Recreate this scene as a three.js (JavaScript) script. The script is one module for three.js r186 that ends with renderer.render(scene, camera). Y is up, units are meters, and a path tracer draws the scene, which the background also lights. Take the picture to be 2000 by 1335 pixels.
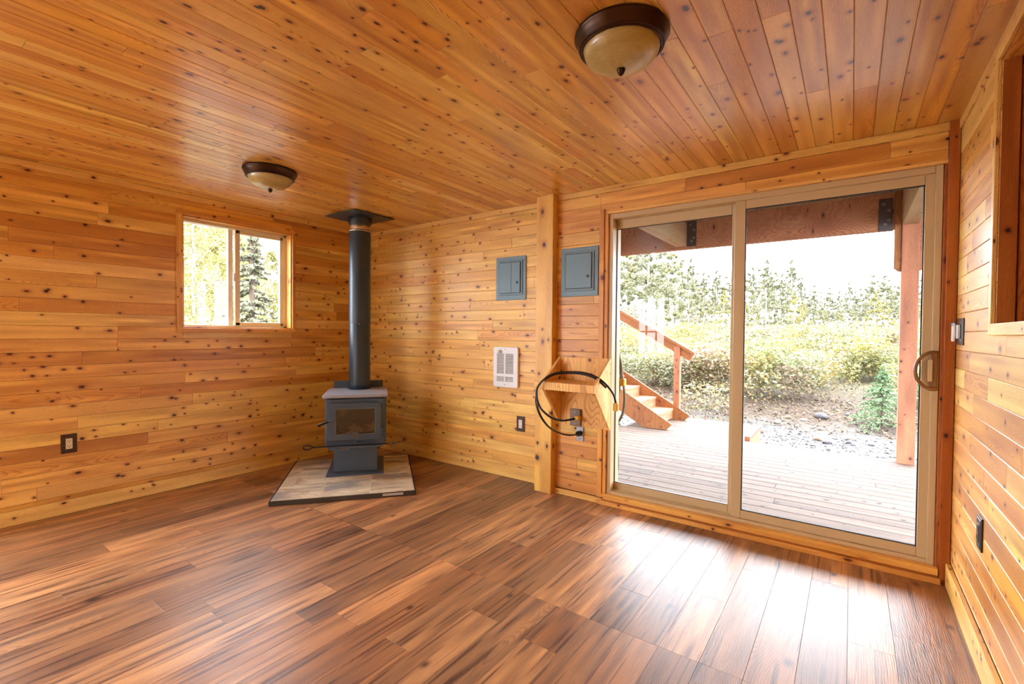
import * as THREE from 'three';
import { mergeGeometries } from 'three/addons/utils/BufferGeometryUtils.js';
import { RoundedBoxGeometry } from 'three/addons/geometries/RoundedBoxGeometry.js';

// ───────────────────────── camera, sky, exposure ─────────────────────────
const scene = new THREE.Scene();
const renderer = new THREE.WebGLRenderer();
renderer.toneMapping = THREE.LinearToneMapping;
renderer.toneMappingExposure = 1.08;
renderer.shadowMap.enabled = true;
const FOCAL = 921.18, YAW = 0.6237, PITCH = -0.01904, ROLL = 0.00866;
const EYE = new THREE.Vector3(4.2472, 1.2378, 3.252);
const camera = new THREE.PerspectiveCamera(2 * Math.atan(667.5 / FOCAL) * 180 / Math.PI, 2000 / 1335, 0.05, 400);
const FWD = new THREE.Vector3(-Math.sin(YAW) * Math.cos(PITCH), Math.sin(PITCH), -Math.cos(YAW) * Math.cos(PITCH));
const side0 = new THREE.Vector3(Math.cos(YAW), 0, -Math.sin(YAW)), up0 = new THREE.Vector3().crossVectors(side0, FWD);
const RIGHT = side0.clone().multiplyScalar(Math.cos(ROLL)).addScaledVector(up0, Math.sin(ROLL));
const UP = up0.clone().multiplyScalar(Math.cos(ROLL)).addScaledVector(side0, -Math.sin(ROLL));
camera.position.copy(EYE); camera.up.copy(UP); camera.lookAt(EYE.clone().add(FWD)); camera.updateMatrixWorld();
// a pixel of the photograph and a known plane (x, y or z) give a point
function at(px, py, axis, v) {
  const d = FWD.clone().addScaledVector(RIGHT, (px - 1000) / FOCAL).addScaledVector(UP, -(py - 667.5) / FOCAL);
  const t = (v - EYE[axis]) / d[axis];
  return EYE.clone().addScaledVector(d, t);
}
// bright overcast sky, the same white all over
scene.background = new THREE.Color().setRGB(0.93, 0.98, 1.06);
scene.backgroundIntensity = 18.0;

// ───────────────────────── helpers ─────────────────────────
function rng(seed) { let a = seed >>> 0; return () => { a = (a + 0x6D2B79F5) | 0; let t = Math.imul(a ^ (a >>> 15), 1 | a); t = (t + Math.imul(t ^ (t >>> 7), 61 | t)) ^ t; return ((t ^ (t >>> 14)) >>> 0) / 4294967296; }; }
const hash = (x, y, s) => { let h = Math.imul(x | 0, 374761393) ^ Math.imul(y | 0, 668265263) ^ Math.imul(s | 0, 2147483647 ^ 0x5bd1e995); h = Math.imul(h ^ (h >>> 13), 1274126177); return ((h ^ (h >>> 16)) >>> 0) / 4294967296; };
function vnoise(x, y, s, px = 0) {       // value noise, periodic in x with period px cells when px > 0
  const xi = Math.floor(x), yi = Math.floor(y), fx = x - xi, fy = y - yi;
  const u = fx * fx * (3 - 2 * fx), v = fy * fy * (3 - 2 * fy);
  const x0 = px ? ((xi % px) + px) % px : xi, x1 = px ? (x0 + 1) % px : xi + 1;
  const a = hash(x0, yi, s), b = hash(x1, yi, s), c = hash(x0, yi + 1, s), d = hash(x1, yi + 1, s);
  return a + (b - a) * u + (c - a) * v + (a - b - c + d) * u * v;
}
const clamp = (x, a = 0, b = 1) => Math.min(b, Math.max(a, x));
const sstep = (a, b, x) => { const t = clamp((x - a) / (b - a)); return t * t * (3 - 2 * t); };
const mix = (a, b, t) => a + (b - a) * t;
const srgb = (r, g, b) => new THREE.Color().setRGB(r / 255, g / 255, b / 255, THREE.SRGBColorSpace);
function dataTex(data, w, h, color = true) {
  const t = new THREE.DataTexture(data, w, h, THREE.RGBAFormat); t.wrapS = t.wrapT = THREE.RepeatWrapping;
  t.magFilter = THREE.LinearFilter; t.minFilter = THREE.LinearMipmapLinearFilter; t.generateMipmaps = true;
  if (color) t.colorSpace = THREE.SRGBColorSpace; t.needsUpdate = true; return t;
}
const names = new Map();
function numbered(name) { const n = names.get(name) || 0; names.set(name, n + 1); return n ? name + '_' + String(n).padStart(3, '0') : name; }
function thing(name, label, category, pos = [0, 0, 0], turn = 0, group, kind) {
  const o = new THREE.Group(); o.name = numbered(name); scene.add(o); o.position.set(...pos); o.rotation.y = turn;
  o.userData = { label, category }; if (group) o.userData.group = group; if (kind) o.userData.kind = kind; return o;
}
function tag(o, label, category, group, kind) { o.userData = { label, category }; if (group) o.userData.group = group; if (kind) o.userData.kind = kind; return o; }
function mesh(name, geos, mat, parent = scene, label) {
  const list = Array.isArray(geos) ? geos : [geos];
  let g = list[0];
  if (list.length > 1) g = mergeGeometries(list.map((q) => { const n = q.index ? q.toNonIndexed() : q; for (const k of Object.keys(n.attributes)) if (!['position', 'normal', 'uv'].includes(k)) n.deleteAttribute(k); return n; }));
  const m = new THREE.Mesh(g, mat); m.name = parent === scene ? numbered(name) : name; m.castShadow = m.receiveShadow = true; parent.add(m);
  if (label) m.userData.label = label; return m;
}
const bx = (w, h, d, x = 0, y = 0, z = 0) => new THREE.BoxGeometry(w, h, d).translate(x, y, z);
const rb = (w, h, d, r, x = 0, y = 0, z = 0, s = 2) => new RoundedBoxGeometry(w, h, d, s, Math.min(r, w / 2.01, h / 2.01, d / 2.01)).translate(x, y, z);
// box between two corners
const bb = (x0, y0, z0, x1, y1, z1) => bx(Math.abs(x1 - x0), Math.abs(y1 - y0), Math.abs(z1 - z0), (x0 + x1) / 2, (y0 + y1) / 2, (z0 + z1) / 2);
const cyl = (r0, r1, h, n = 24, x = 0, y = 0, z = 0) => new THREE.CylinderGeometry(r0, r1, h, n).translate(x, y, z);
const tube = (pts, r, n = 40, k = 8, closed = false) => new THREE.TubeGeometry(new THREE.CatmullRomCurve3(pts.map((p) => p.isVector3 ? p : new THREE.Vector3(...p)), closed), n, r, k, closed);
const lathe = (pts, n = 48) => new THREE.LatheGeometry(pts.map((p) => new THREE.Vector2(p[0], p[1])), n);
function extrude(pts, depth, bevel = 0) {
  const s = new THREE.Shape(pts.map((p) => new THREE.Vector2(p[0], p[1])));
  return new THREE.ExtrudeGeometry(s, { depth, bevelEnabled: bevel > 0, bevelSize: bevel, bevelThickness: bevel, bevelSegments: 2, curveSegments: 12 });
}
function bar(a, b, w, h) {               // rectangular bar from a to b
  const A = new THREE.Vector3(...a), B = new THREE.Vector3(...b), d = B.clone().sub(A), L = d.length(); d.normalize();
  const g = new THREE.BoxGeometry(L, h, w), y = Math.abs(d.y) > 0.99 ? new THREE.Vector3(0, 0, 1) : new THREE.Vector3(0, 1, 0);
  const z = new THREE.Vector3().crossVectors(d, y).normalize(), yy = new THREE.Vector3().crossVectors(z, d);
  return g.applyMatrix4(new THREE.Matrix4().makeBasis(d, yy, z).setPosition(A.add(B).multiplyScalar(0.5)));
}

// ───────────────────────── textures ─────────────────────────
// knotty cedar boards: 24 boards in one picture, each 2.4 m long and one board wide
const NS = 24, SPX = 85, TW = 2048, TLEN = 2.4, BW = 0.088;
function cedarTexture(seed) {
  const data = new Uint8Array(TW * TW * 4), R = rng(seed);
  for (let s = 0; s < NS; s++) {
    const tone = clamp((s * 7 % NS) / (NS - 1) + (R() - 0.5) * 0.15), ph = [R(), R(), R(), R(), R(), R(), R(), R()].map((v) => v * 6.283);
    const cy0 = R() < 0.3 ? (R() - 0.5) * 0.1 : (R() < 0.5 ? -1 : 1) * (0.07 + R() * 0.2), cz0 = 0.012 + R() * 0.05, sp = 0.003 + R() * 0.003, con = 0.35 + R() * 0.5, streak = 0.5 + R() * 0.7;
    const light = [248 - 6 * R(), 212 - 8 * R(), 124 - 14 * R()], dark = [226 - 10 * R(), 162 - 10 * R(), 74 - 10 * R()];
    const base = light.map((v, i) => mix(v, dark[i], tone));
    const knots = []; const nk = 4 + Math.floor(R() * 11);
    for (let k = 0; k < nk; k++) knots.push([R() * TLEN, (R() - 0.5) * BW * 0.86, 0.0034 + R() * R() * 0.0075, 1.0 + R() * 1.1, R()]);
    const cyT = new Float32Array(TW), czT = new Float32Array(TW);
    for (let i = 0; i < TW; i++) { const a = i / TW * 6.28318; cyT[i] = cy0 + 0.012 * Math.sin(a + ph[0]) + 0.006 * Math.sin(2 * a + ph[1]) + 0.003 * Math.sin(5 * a + ph[2]); czT[i] = cz0 + 0.014 * Math.sin(a + ph[3]) + 0.008 * Math.sin(3 * a + ph[4]) + 0.003 * Math.sin(7 * a + ph[5]); }
    for (let j = 0; j < SPX; j++) {
      const y = (j / (SPX - 1) - 0.5) * BW, row = s * SPX + j;
      for (let i = 0; i < TW; i++) {
        const x = i / TW * TLEN;
        let r = Math.hypot(y - cyT[i], czT[i]) + 0.0016 * (vnoise(i / 64, y * 120, s + 50, 32) - 0.5) + 0.0006 * vnoise(i / 16, y * 500, s + 90, 128);
        let kd = 9, kr = 1, ke = 1, kt = 0;
        for (const K of knots) {
          let dx = x - K[0]; if (dx > TLEN / 2) dx -= TLEN; if (dx < -TLEN / 2) dx += TLEN;
          if (dx > 0.1 || dx < -0.1) continue;
          const d = Math.hypot(dx / K[3], y - K[1]) / K[2];
          r += 0.0055 * Math.exp(-d * d / 9) * (y > K[1] ? 1 : -1) * (K[2] / 0.006);
          if (d < kd) { kd = d; kr = K[2]; kt = K[4]; }
        }
        const f = r / sp - Math.floor(r / sp), late = sstep(0.45, 0.93, f) * (1 - sstep(0.95, 1, f));
        const fine = vnoise(i / 32, y * 2600, s + 7, 64) - 0.5, band = vnoise(i / 256, y * 42, s + 19, 8) - 0.5;
        const dk = con * late * 0.55 + streak * band * 0.5 + fine * 0.14;
        let c0 = base[0] * (1 - 0.42 * dk), c1 = base[1] * (1 - 0.66 * dk), c2 = base[2] * (1 - 0.82 * dk);
        if (kd < 4) {
          const halo = Math.exp(-kd * kd / 3.6) * 0.62, core = 1 - sstep(0.75, 1.15, kd + 0.25 * (vnoise(i / 5, j / 4, s + 3) - 0.5));
          c0 = mix(c0, 150, halo); c1 = mix(c1, 74, halo); c2 = mix(c2, 32, halo);
          const q = 0.75 + 0.3 * Math.sin(kd * 9 + kt * 6), kk = kt > 0.35 ? 1 : 1.6;
          c0 = mix(c0, 74 * q * kk, core); c1 = mix(c1, 38 * q * kk, core); c2 = mix(c2, 20 * q * kk, core);
        }
        const o = (row * TW + i) * 4; data[o] = clamp(c0, 0, 255); data[o + 1] = clamp(c1, 0, 255); data[o + 2] = clamp(c2, 0, 255); data[o + 3] = 255;
      }
    }
  }
  return dataTex(data, TW, TW);
}
// brown vinyl floor planks with embossed grain: 12 planks of 1.8 m
const NF = 12, FPX = 170, FLEN = 1.8, FW = 0.152;
function floorTextures(seed) {
  const data = new Uint8Array(TW * TW * 4), bump = new Uint8Array(TW * TW * 4), R = rng(seed);
  for (let s = 0; s < NF; s++) {
    const tone = (s * 5 % NF) / (NF - 1), ph = [R(), R(), R(), R(), R()].map((v) => v * 6.283);
    const a0 = [200, 148, 98], a1 = [142, 98, 64], base = a0.map((v, i) => mix(v, a1[i], tone)), cool = R() * 0.5;
    const cy0 = R() < 0.25 ? (R() - 0.5) * 0.16 : (R() < 0.5 ? -1 : 1) * (0.12 + R() * 0.3), cz0 = 0.02 + R() * 0.05, sp = 0.005 + R() * 0.004;
    const knot = R() < 0.6 ? [R() * FLEN, (R() - 0.5) * FW * 0.7, 0.008 + R() * 0.008] : null;
    for (let j = 0; j < FPX; j++) {
      const y = (j / (FPX - 1) - 0.5) * FW, row = s * FPX + j;
      for (let i = 0; i < TW; i++) {
        const a = i / TW * 6.28318, x = i / TW * FLEN;
        const cy = cy0 + 0.02 * Math.sin(a + ph[0]) + 0.008 * Math.sin(3 * a + ph[1]), cz = cz0 + 0.02 * Math.sin(a + ph[2]) + 0.01 * Math.sin(4 * a + ph[3]);
        let r = Math.hypot(y - cy, cz) + 0.003 * (vnoise(i / 64, y * 70, s + 150, 32) - 0.5) + 0.001 * vnoise(i / 16, y * 400, s + 190, 128);
        let kd = 9;
        if (knot) { let dx = x - knot[0]; if (dx > FLEN / 2) dx -= FLEN; if (dx < -FLEN / 2) dx += FLEN; kd = Math.hypot(dx * 0.6, y - knot[1]) / knot[2]; r += 0.012 * Math.exp(-kd * kd / 8) * (y > knot[1] ? 1 : -1); }
        const f = r / sp - Math.floor(r / sp), late = sstep(0.35, 0.9, f) * (1 - sstep(0.94, 1, f));
        const fine = vnoise(i / 64, y * 1500, s + 107, 32), band = vnoise(i / 256, y * 38, s + 119, 8), streak = sstep(0.62, 0.9, vnoise(i / 256, y * 90, s + 131, 8));
        const dk = 0.22 * late + 0.5 * (band - 0.5) + 0.36 * (fine - 0.5) + 0.5 * streak + (kd < 3 ? 0.9 * Math.exp(-kd * kd / 1.4) : 0);
        const cl = cool * band;
        const o = (row * TW + i) * 4;
        data[o] = clamp(base[0] * (1 - 0.62 * dk) * (1 - 0.12 * cl), 0, 255); data[o + 1] = clamp(base[1] * (1 - 0.7 * dk), 0, 255); data[o + 2] = clamp(base[2] * (1 - 0.66 * dk) * (1 + 0.25 * cl), 0, 255); data[o + 3] = 255;
        const b = clamp(0.75 - 0.3 * late - 0.55 * sstep(0.55, 0.8, fine) + 0.15 * band) * 255; bump[o] = bump[o + 1] = bump[o + 2] = b; bump[o + 3] = 255;
      }
    }
  }
  return [dataTex(data, TW, TW), dataTex(bump, TW, TW, false)];
}
function plyTexture(seed) {              // rotary-cut plywood, about 1.2 m a side
  const n = 1024, data = new Uint8Array(n * n * 4), R = rng(seed), K = [];
  for (let k = 0; k < 22; k++) K.push([R() * n, R() * n, 5 + R() * 7]);
  for (let j = 0; j < n; j++) for (let i = 0; i < n; i++) {
    const w = vnoise(i / 90, j / 420, seed) + 0.5 * vnoise(i / 40, j / 200, seed + 1), f = w * 7 - Math.floor(w * 7);
    const late = sstep(0.5, 0.95, f) * (1 - sstep(0.96, 1, f)), fine = vnoise(i / 1.5, j / 60, seed + 2) - 0.5;
    let dk = 0.34 * late + 0.2 * fine + 0.25 * (vnoise(i / 130, j / 300, seed + 4) - 0.5), kk = 0;
    for (const q of K) { const d = Math.hypot(i - q[0], j - q[1]) / q[2]; if (d < 3) { dk += 0.3 * Math.exp(-d * d / 2); if (d < 1) kk = 0.8; } }
    const o = (j * n + i) * 4; data[o] = clamp(mix(236 * (1 - 0.4 * dk), 92, kk), 0, 255); data[o + 1] = clamp(mix(186 * (1 - 0.62 * dk), 46, kk), 0, 255); data[o + 2] = clamp(mix(108 * (1 - 0.75 * dk), 24, kk), 0, 255); data[o + 3] = 255;
  }
  return dataTex(data, n, n);
}
function tileTexture(seed) {             // slate-look ceramic: cream with grey and rust veins
  const n = 1024, data = new Uint8Array(n * n * 4);
  for (let j = 0; j < n; j++) for (let i = 0; i < n; i++) {
    const wx = i + 60 * vnoise(i / 160, j / 120, seed), wy = j + 50 * vnoise(i / 140, j / 100, seed + 1);
    let v = 0, a = 0.5; for (let k = 0; k < 5; k++) { v += a * vnoise(wx / (300 >> k), wy / (110 >> k), seed + 2 + k); a *= 0.55; }
    const grey = sstep(0.55, 0.75, v), rust = sstep(0.6, 0.78, vnoise(wx / 200, wy / 90, seed + 9)) * sstep(0.4, 0.6, vnoise(wx / 30, wy / 12, seed + 12)), g = vnoise(i / 3, j / 3, seed + 20) - 0.5, sp = sstep(0.35, 0.5, v);
    let c = [232, 224, 200].map((q, k) => mix(q, [208, 198, 172][k], sp)); c = c.map((q, k) => mix(q, [134, 134, 136][k], grey * 0.75)); c = c.map((q, k) => mix(q, [166, 124, 86][k], rust * 0.5));
    const o = (j * n + i) * 4; for (let k = 0; k < 3; k++) data[o + k] = clamp(c[k] + g * 26, 0, 255); data[o + 3] = 255;
  }
  return dataTex(data, n, n);
}
function speckTexture(seed, c0, c1, c2, n = 512, sc = 1) {   // grainy ground
  const data = new Uint8Array(n * n * 4);
  for (let j = 0; j < n; j++) for (let i = 0; i < n; i++) {
    const a = vnoise(i / (22 * sc), j / (22 * sc), seed, 0), b = vnoise(i / (5 * sc), j / (5 * sc), seed + 1), c = vnoise(i / (1.6 * sc), j / (1.6 * sc), seed + 2), t = clamp(0.45 * a + 0.35 * b + 0.35 * c), u = sstep(0.62, 0.75, vnoise(i / 9, j / 9, seed + 5));
    const o = (j * n + i) * 4; for (let k = 0; k < 3; k++) data[o + k] = clamp(mix(mix(c0[k], c1[k], t), c2[k], u * 0.6), 0, 255); data[o + 3] = 255;
  }
  return dataTex(data, n, n);
}
// the same boards gone grey-brown outdoors, at half the size
function weathered(t) {
  const n = TW / 2, s = t.image.data, d = new Uint8Array(n * n * 4);
  for (let j = 0; j < n; j++) for (let i = 0; i < n; i++) { const o = (j * n + i) * 4, k = (j * 2 * TW + i * 2) * 4, l = (s[k] * 0.35 + s[k + 1] * 0.65) / 190; d[o] = clamp(232 * l + 6, 0, 255); d[o + 1] = clamp(206 * l, 0, 255); d[o + 2] = clamp(186 * l, 0, 255); d[o + 3] = 255; }
  return dataTex(d, n, n);
}
const cedarTex = cedarTexture(11), greyTex = weathered(cedarTex), [floorTex, floorBump] = floorTextures(23), plyTex = plyTexture(5), tileTex = tileTexture(41);
// ───────────────────────── materials ─────────────────────────
const std = (color, roughness = 0.6, extra = {}) => new THREE.MeshStandardMaterial({ color, roughness, ...extra });
const tints = [[1, 1, 1], [1.0, 0.98, 0.95], [0.97, 0.94, 0.88], [0.9, 0.83, 0.74], [1.0, 1.0, 1.0], [0.8, 0.69, 0.58], [1, 0.97, 0.92], [0.86, 0.76, 0.66]];
const woodSet = (rough, bump, coat, base = [1, 1, 1]) => tints.map((t) => new THREE.MeshPhysicalMaterial({ color: new THREE.Color().setRGB(t[0] * base[0], t[1] * base[1], t[2] * base[2]), map: cedarTex, bumpMap: cedarTex, bumpScale: bump, roughness: rough, clearcoat: coat, clearcoatRoughness: 0.24 }));
const wallWood = woodSet(0.46, 0.0005, 0.15), ceilWood = woodSet(0.4, 0.0004, 0.95), paleWood = [0, 1, 4, 6].map((k) => wallWood[k]);
const trimWood = new THREE.MeshStandardMaterial({ map: cedarTex, bumpMap: cedarTex, bumpScale: 0.0005, roughness: 0.42, color: new THREE.Color().setRGB(1, 0.93, 0.84) });
const redTrim = new THREE.MeshStandardMaterial({ map: cedarTex, bumpMap: cedarTex, bumpScale: 0.0005, roughness: 0.4, color: new THREE.Color().setRGB(0.54, 0.28, 0.17) });
const backing = std(srgb(70, 38, 18), 0.9);
const floorMats = [[1, 1, 1], [0.9, 0.9, 0.92], [1.06, 1.0, 0.96], [0.82, 0.82, 0.86]].map((t) => new THREE.MeshPhysicalMaterial({ color: new THREE.Color().setRGB(...t), map: floorTex, bumpMap: floorBump, bumpScale: 0.0006, roughness: 0.36, specularIntensity: 0.75, clearcoat: 0.22, clearcoatRoughness: 0.36 }));
const plainWood = std(srgb(236, 188, 106), 0.5);
const outWood = new THREE.MeshStandardMaterial({ map: greyTex, color: new THREE.Color().setRGB(0.37, 0.19, 0.115), roughness: 0.75 });
const outPale = new THREE.MeshStandardMaterial({ map: greyTex, color: new THREE.Color().setRGB(0.34, 0.26, 0.16), roughness: 0.75 });
const deckMats = [[0.125, 0.11, 0.098], [0.112, 0.1, 0.091], [0.132, 0.114, 0.1]].map((t) => new THREE.MeshStandardMaterial({ map: greyTex, color: new THREE.Color().setRGB(...t), roughness: 0.8 }));
const vinyl = std(srgb(196, 172, 130), 0.38);
const vinylWhite = std(srgb(226, 216, 196), 0.38);
const rubber = std(srgb(40, 36, 30), 0.7);
const glass = new THREE.MeshPhysicalMaterial({ color: 0xffffff, transmission: 1, thickness: 0, roughness: 0, ior: 1.27, metalness: 0 });
const bronze = new THREE.MeshStandardMaterial({ color: srgb(62, 40, 28), roughness: 0.32, metalness: 0.75 });
const stoveBlack = std(srgb(76, 94, 114), 0.42, { metalness: 0.25 });
const stoveTop = std(srgb(160, 168, 182), 0.4, { metalness: 0.2 });
const pipeBlack = std(srgb(50, 66, 78), 0.38, { metalness: 0.2 });
const steel = std(srgb(226, 224, 220), 0.2, { metalness: 1 });
const panelGrey = std(srgb(98, 118, 126), 0.45, { metalness: 0.25 });
const panelDark = std(srgb(60, 66, 70), 0.5);
const black = std(srgb(16, 16, 17), 0.5), cordBlack = std(srgb(17, 16, 16), 0.45);
const heaterWhite = std(srgb(230, 236, 242), 0.4);
const darkHole = std(srgb(34, 34, 34), 0.8);
const plateBrown = std(srgb(66, 44, 30), 0.36, { metalness: 0.3 });
const ivory = std(srgb(222, 206, 172), 0.4), whitePlastic = std(srgb(232, 230, 226), 0.35);
const steelPlate = std(srgb(150, 152, 156), 0.35, { metalness: 0.6 });
const yellowPlug = std(srgb(214, 164, 40), 0.45);
const ply = new THREE.MeshStandardMaterial({ map: plyTex, roughness: 0.6 }), plyPale = new THREE.MeshStandardMaterial({ map: plyTex, roughness: 0.6, color: new THREE.Color().setRGB(1.08, 1.1, 1.1) });

// ───────────────────────── boards ─────────────────────────
// a bevelled board: length along x, width along y, its face at z = 0, thickness behind it
function plank(L, w, t, { strip = 0, u0 = 0, bev = 0.0022, end = 0.0008, n = NS, len = TLEN, span = 0.95, full = 0 } = {}) {
  const x = L / 2, y = w / 2, P = [], N = [], U = [];
  const sp = clamp(span, 0.1, 0.96), uv = (px, py) => [(px + x + u0) / len, (strip + 0.5 + (py / w) * sp) / n * (2040 / TW)];
  const quad = (a, b, c, d) => {
    const A = new THREE.Vector3(...a), e1 = new THREE.Vector3(...b).sub(A), e2 = new THREE.Vector3(...d).sub(A), nn = e1.cross(e2).normalize();
    for (const q of [a, b, c, a, c, d]) { P.push(...q); N.push(nn.x, nn.y, nn.z); U.push(...uv(q[0], q[1])); }
  };
  const f = [[-x + end, -y + bev, 0], [x - end, -y + bev, 0], [x - end, y - bev, 0], [-x + end, y - bev, 0]];
  const o = [[-x, -y, -bev], [x, -y, -bev], [x, y, -bev], [-x, y, -bev]], k = o.map((q) => [q[0], q[1], -t]);
  quad(...f);
  for (let i = 0; i < 4; i++) { const j = (i + 1) % 4; quad(o[i], o[j], f[j], f[i]); quad(k[i], k[j], o[j], o[i]); }
  if (full) quad(k[3], k[2], k[1], k[0]);
  const g = new THREE.BufferGeometry(); g.setAttribute('position', new THREE.Float32BufferAttribute(P, 3)); g.setAttribute('normal', new THREE.Float32BufferAttribute(N, 3)); g.setAttribute('uv', new THREE.Float32BufferAttribute(U, 2));
  return g;
}
const V = (x, y, z) => new THREE.Vector3(x, y, z), Qb = (X, Y, Z) => new THREE.Quaternion().setFromRotationMatrix(new THREE.Matrix4().makeBasis(X, Y, Z));
const FACE = {           // how a board's own axes lie on each face of the room; place(u, v, out) gives the world point
  left: { q: Qb(V(0, 0, -1), V(0, 1, 0), V(1, 0, 0)), place: (u, v) => V(0, v, u) },
  back: { q: Qb(V(1, 0, 0), V(0, 1, 0), V(0, 0, 1)), place: (u, v) => V(u, v, 0) },
  front: { q: Qb(V(1, 0, 0), V(0, 1, 0), V(0, 0, 1)), place: (u, v) => V(u, v, ZC) },
  right: { q: Qb(V(0, 0, 1), V(0, 1, 0), V(-1, 0, 0)), place: (u, v) => V(RW, v, u) },
  ceiling: { q: Qb(V(0, 0, 1), V(-1, 0, 0), V(0, -1, 0)), place: (u, v) => V(v, RH, u) },
  floor: { q: Qb(V(0, 0, 1), V(1, 0, 0), V(0, 1, 0)), place: (u, v) => V(v, 0, u) },
};
const RW = 4.666, RH = 2.3, ZC = 0.078, ZB = 5.4;       // room width, height, door wall, wall behind the camera
const GAP = 0.0009;
// a single board of length u0..u1 and width v0..v1 on a face
function boardOn(face, u0, u1, v0, v1, mats, R, parent, name = 'board', opt = {}) {
  const F = FACE[face], L = u1 - u0 - GAP * 0.7, w = v1 - v0 - GAP, strip = opt.strip ?? Math.floor(R() * NS);
  const g = plank(L, w, opt.t ?? 0.018, { strip, u0: R() * TLEN, span: 0.95 * Math.min(1, w / BW), ...opt });
  const m = mesh(name, g, Array.isArray(mats) ? mats[opt.tint ?? Math.floor(R() * mats.length)] : mats, parent);
  const p = F.place((u0 + u1) / 2, (v0 + v1) / 2); if (opt.proud) p.add(V(0, 0, 1).applyQuaternion(F.q).multiplyScalar(opt.proud));
  m.position.copy(p); m.quaternion.copy(F.q); return m;
}
// rows of boards over a rectangle, cut round rectangular holes [u0, u1, v0, v1]
function boardRows(face, U0, U1, V0, V1, pitch, v00, mats, seed, parent, holes = [], lens = [0.7, 2.6], darkest = NS) {
  const R = rng(seed); let k = Math.floor((V0 - v00) / pitch + 1e-6);
  for (; v00 + k * pitch < V1 - 0.004; k++) {
    const a = Math.max(V0, v00 + k * pitch), b = Math.min(V1, v00 + (k + 1) * pitch);
    if (b - a < 0.006) continue;
    const cuts = [U0]; let u = U0 + R() * lens[1];
    while (u < U1 - 0.12) { if (u > U0 + 0.12) cuts.push(u); u += lens[0] + R() * (lens[1] - lens[0]); }
    cuts.push(U1);
    for (let i = 0; i + 1 < cuts.length; i++) {
      let parts = [[cuts[i], cuts[i + 1], a, b]];
      for (const h of holes) parts = parts.flatMap(([p, q, c, d]) => {
        if (h[1] <= p || h[0] >= q || h[3] <= c || h[2] >= d) return [[p, q, c, d]];
        const out = []; if (h[0] > p) out.push([p, h[0], c, d]); if (h[1] < q) out.push([h[1], q, c, d]);
        const x0 = Math.max(p, h[0]), x1 = Math.min(q, h[1]); if (h[2] > c) out.push([x0, x1, c, h[2]]); if (h[3] < d) out.push([x0, x1, h[3], d]);
        return out;
      });
      for (const [p, q, c, d] of parts) if (q - p > 0.02 && d - c > 0.006) { let st; do st = Math.floor(R() * NS); while (st * 7 % NS > darkest); boardOn(face, p, q, c, d, mats, R, parent, 'board', { strip: st }); }
    }
  }
}
// a free-standing stick of timber between two corners (x0,y0,z0)-(x1,y1,z1), grain along its longest side
function timber(x0, y0, z0, x1, y1, z1, strip = 0, r = 0.003) {
  const d = [Math.abs(x1 - x0), Math.abs(y1 - y0), Math.abs(z1 - z0)], g = new RoundedBoxGeometry(d[0], d[1], d[2], 1, Math.min(r, ...d.map((v) => v / 2.1)));
  const p = g.attributes.position, nrm = g.attributes.normal, uv = g.attributes.uv, ax = d.indexOf(Math.max(...d));
  for (let i = 0; i < p.count; i++) {
    const q = [p.getX(i), p.getY(i), p.getZ(i)], n = [nrm.getX(i), nrm.getY(i), nrm.getZ(i)].map(Math.abs), na = n.indexOf(Math.max(...n));
    const others = [0, 1, 2].filter((k) => k !== ax), c = na === ax ? others[0] : others.find((k) => k !== na) ?? others[0];
    const along = na === ax ? q[others[1]] : q[ax];
    uv.setXY(i, (along + 1.2 + strip * 0.37) / TLEN, (strip + 0.5 + 0.95 * q[c] / Math.max(d[c], 0.088)) / NS * (2040 / TW));
  }
  return g.translate((x0 + x1) / 2, (y0 + y1) / 2, (z0 + z1) / 2);
}
// uv of any geometry in plywood scale
function plyUV(g, s = 1.2, ox = 0, oy = 0) {
  const n = g.index ? g.toNonIndexed() : g, p = n.attributes.position, nr = n.attributes.normal, uv = [];
  for (let i = 0; i < p.count; i++) { const a = [Math.abs(nr.getX(i)), Math.abs(nr.getY(i)), Math.abs(nr.getZ(i))], k = a.indexOf(Math.max(...a)); const q = k === 0 ? [p.getZ(i), p.getY(i)] : k === 1 ? [p.getX(i), p.getZ(i)] : [p.getX(i), p.getY(i)]; uv.push(q[0] / s + ox, q[1] / s + oy); }
  n.setAttribute('uv', new THREE.Float32BufferAttribute(uv, 2)); return n;
}

// ───────────────────────── the room ─────────────────────────
const T = 0.16;                           // thickness of the outer walls
const WIN = { z0: 0.875, z1: 1.762, y0: 1.256, y1: 2.14 }, DOOR = { x0: 2.785, x1: 4.622, y0: 0.02, y1: 2.108 };
const WIN2 = { z0: 3.05, z1: 5.3, y0: 0.3, y1: 2.2 };            // window out of view behind the camera's left
const LITE = { x0: 0.9, x1: 1.46, y0: 0.87, y1: 1.94 };            // window in the wall behind the camera, mirrored in the door glass

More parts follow.
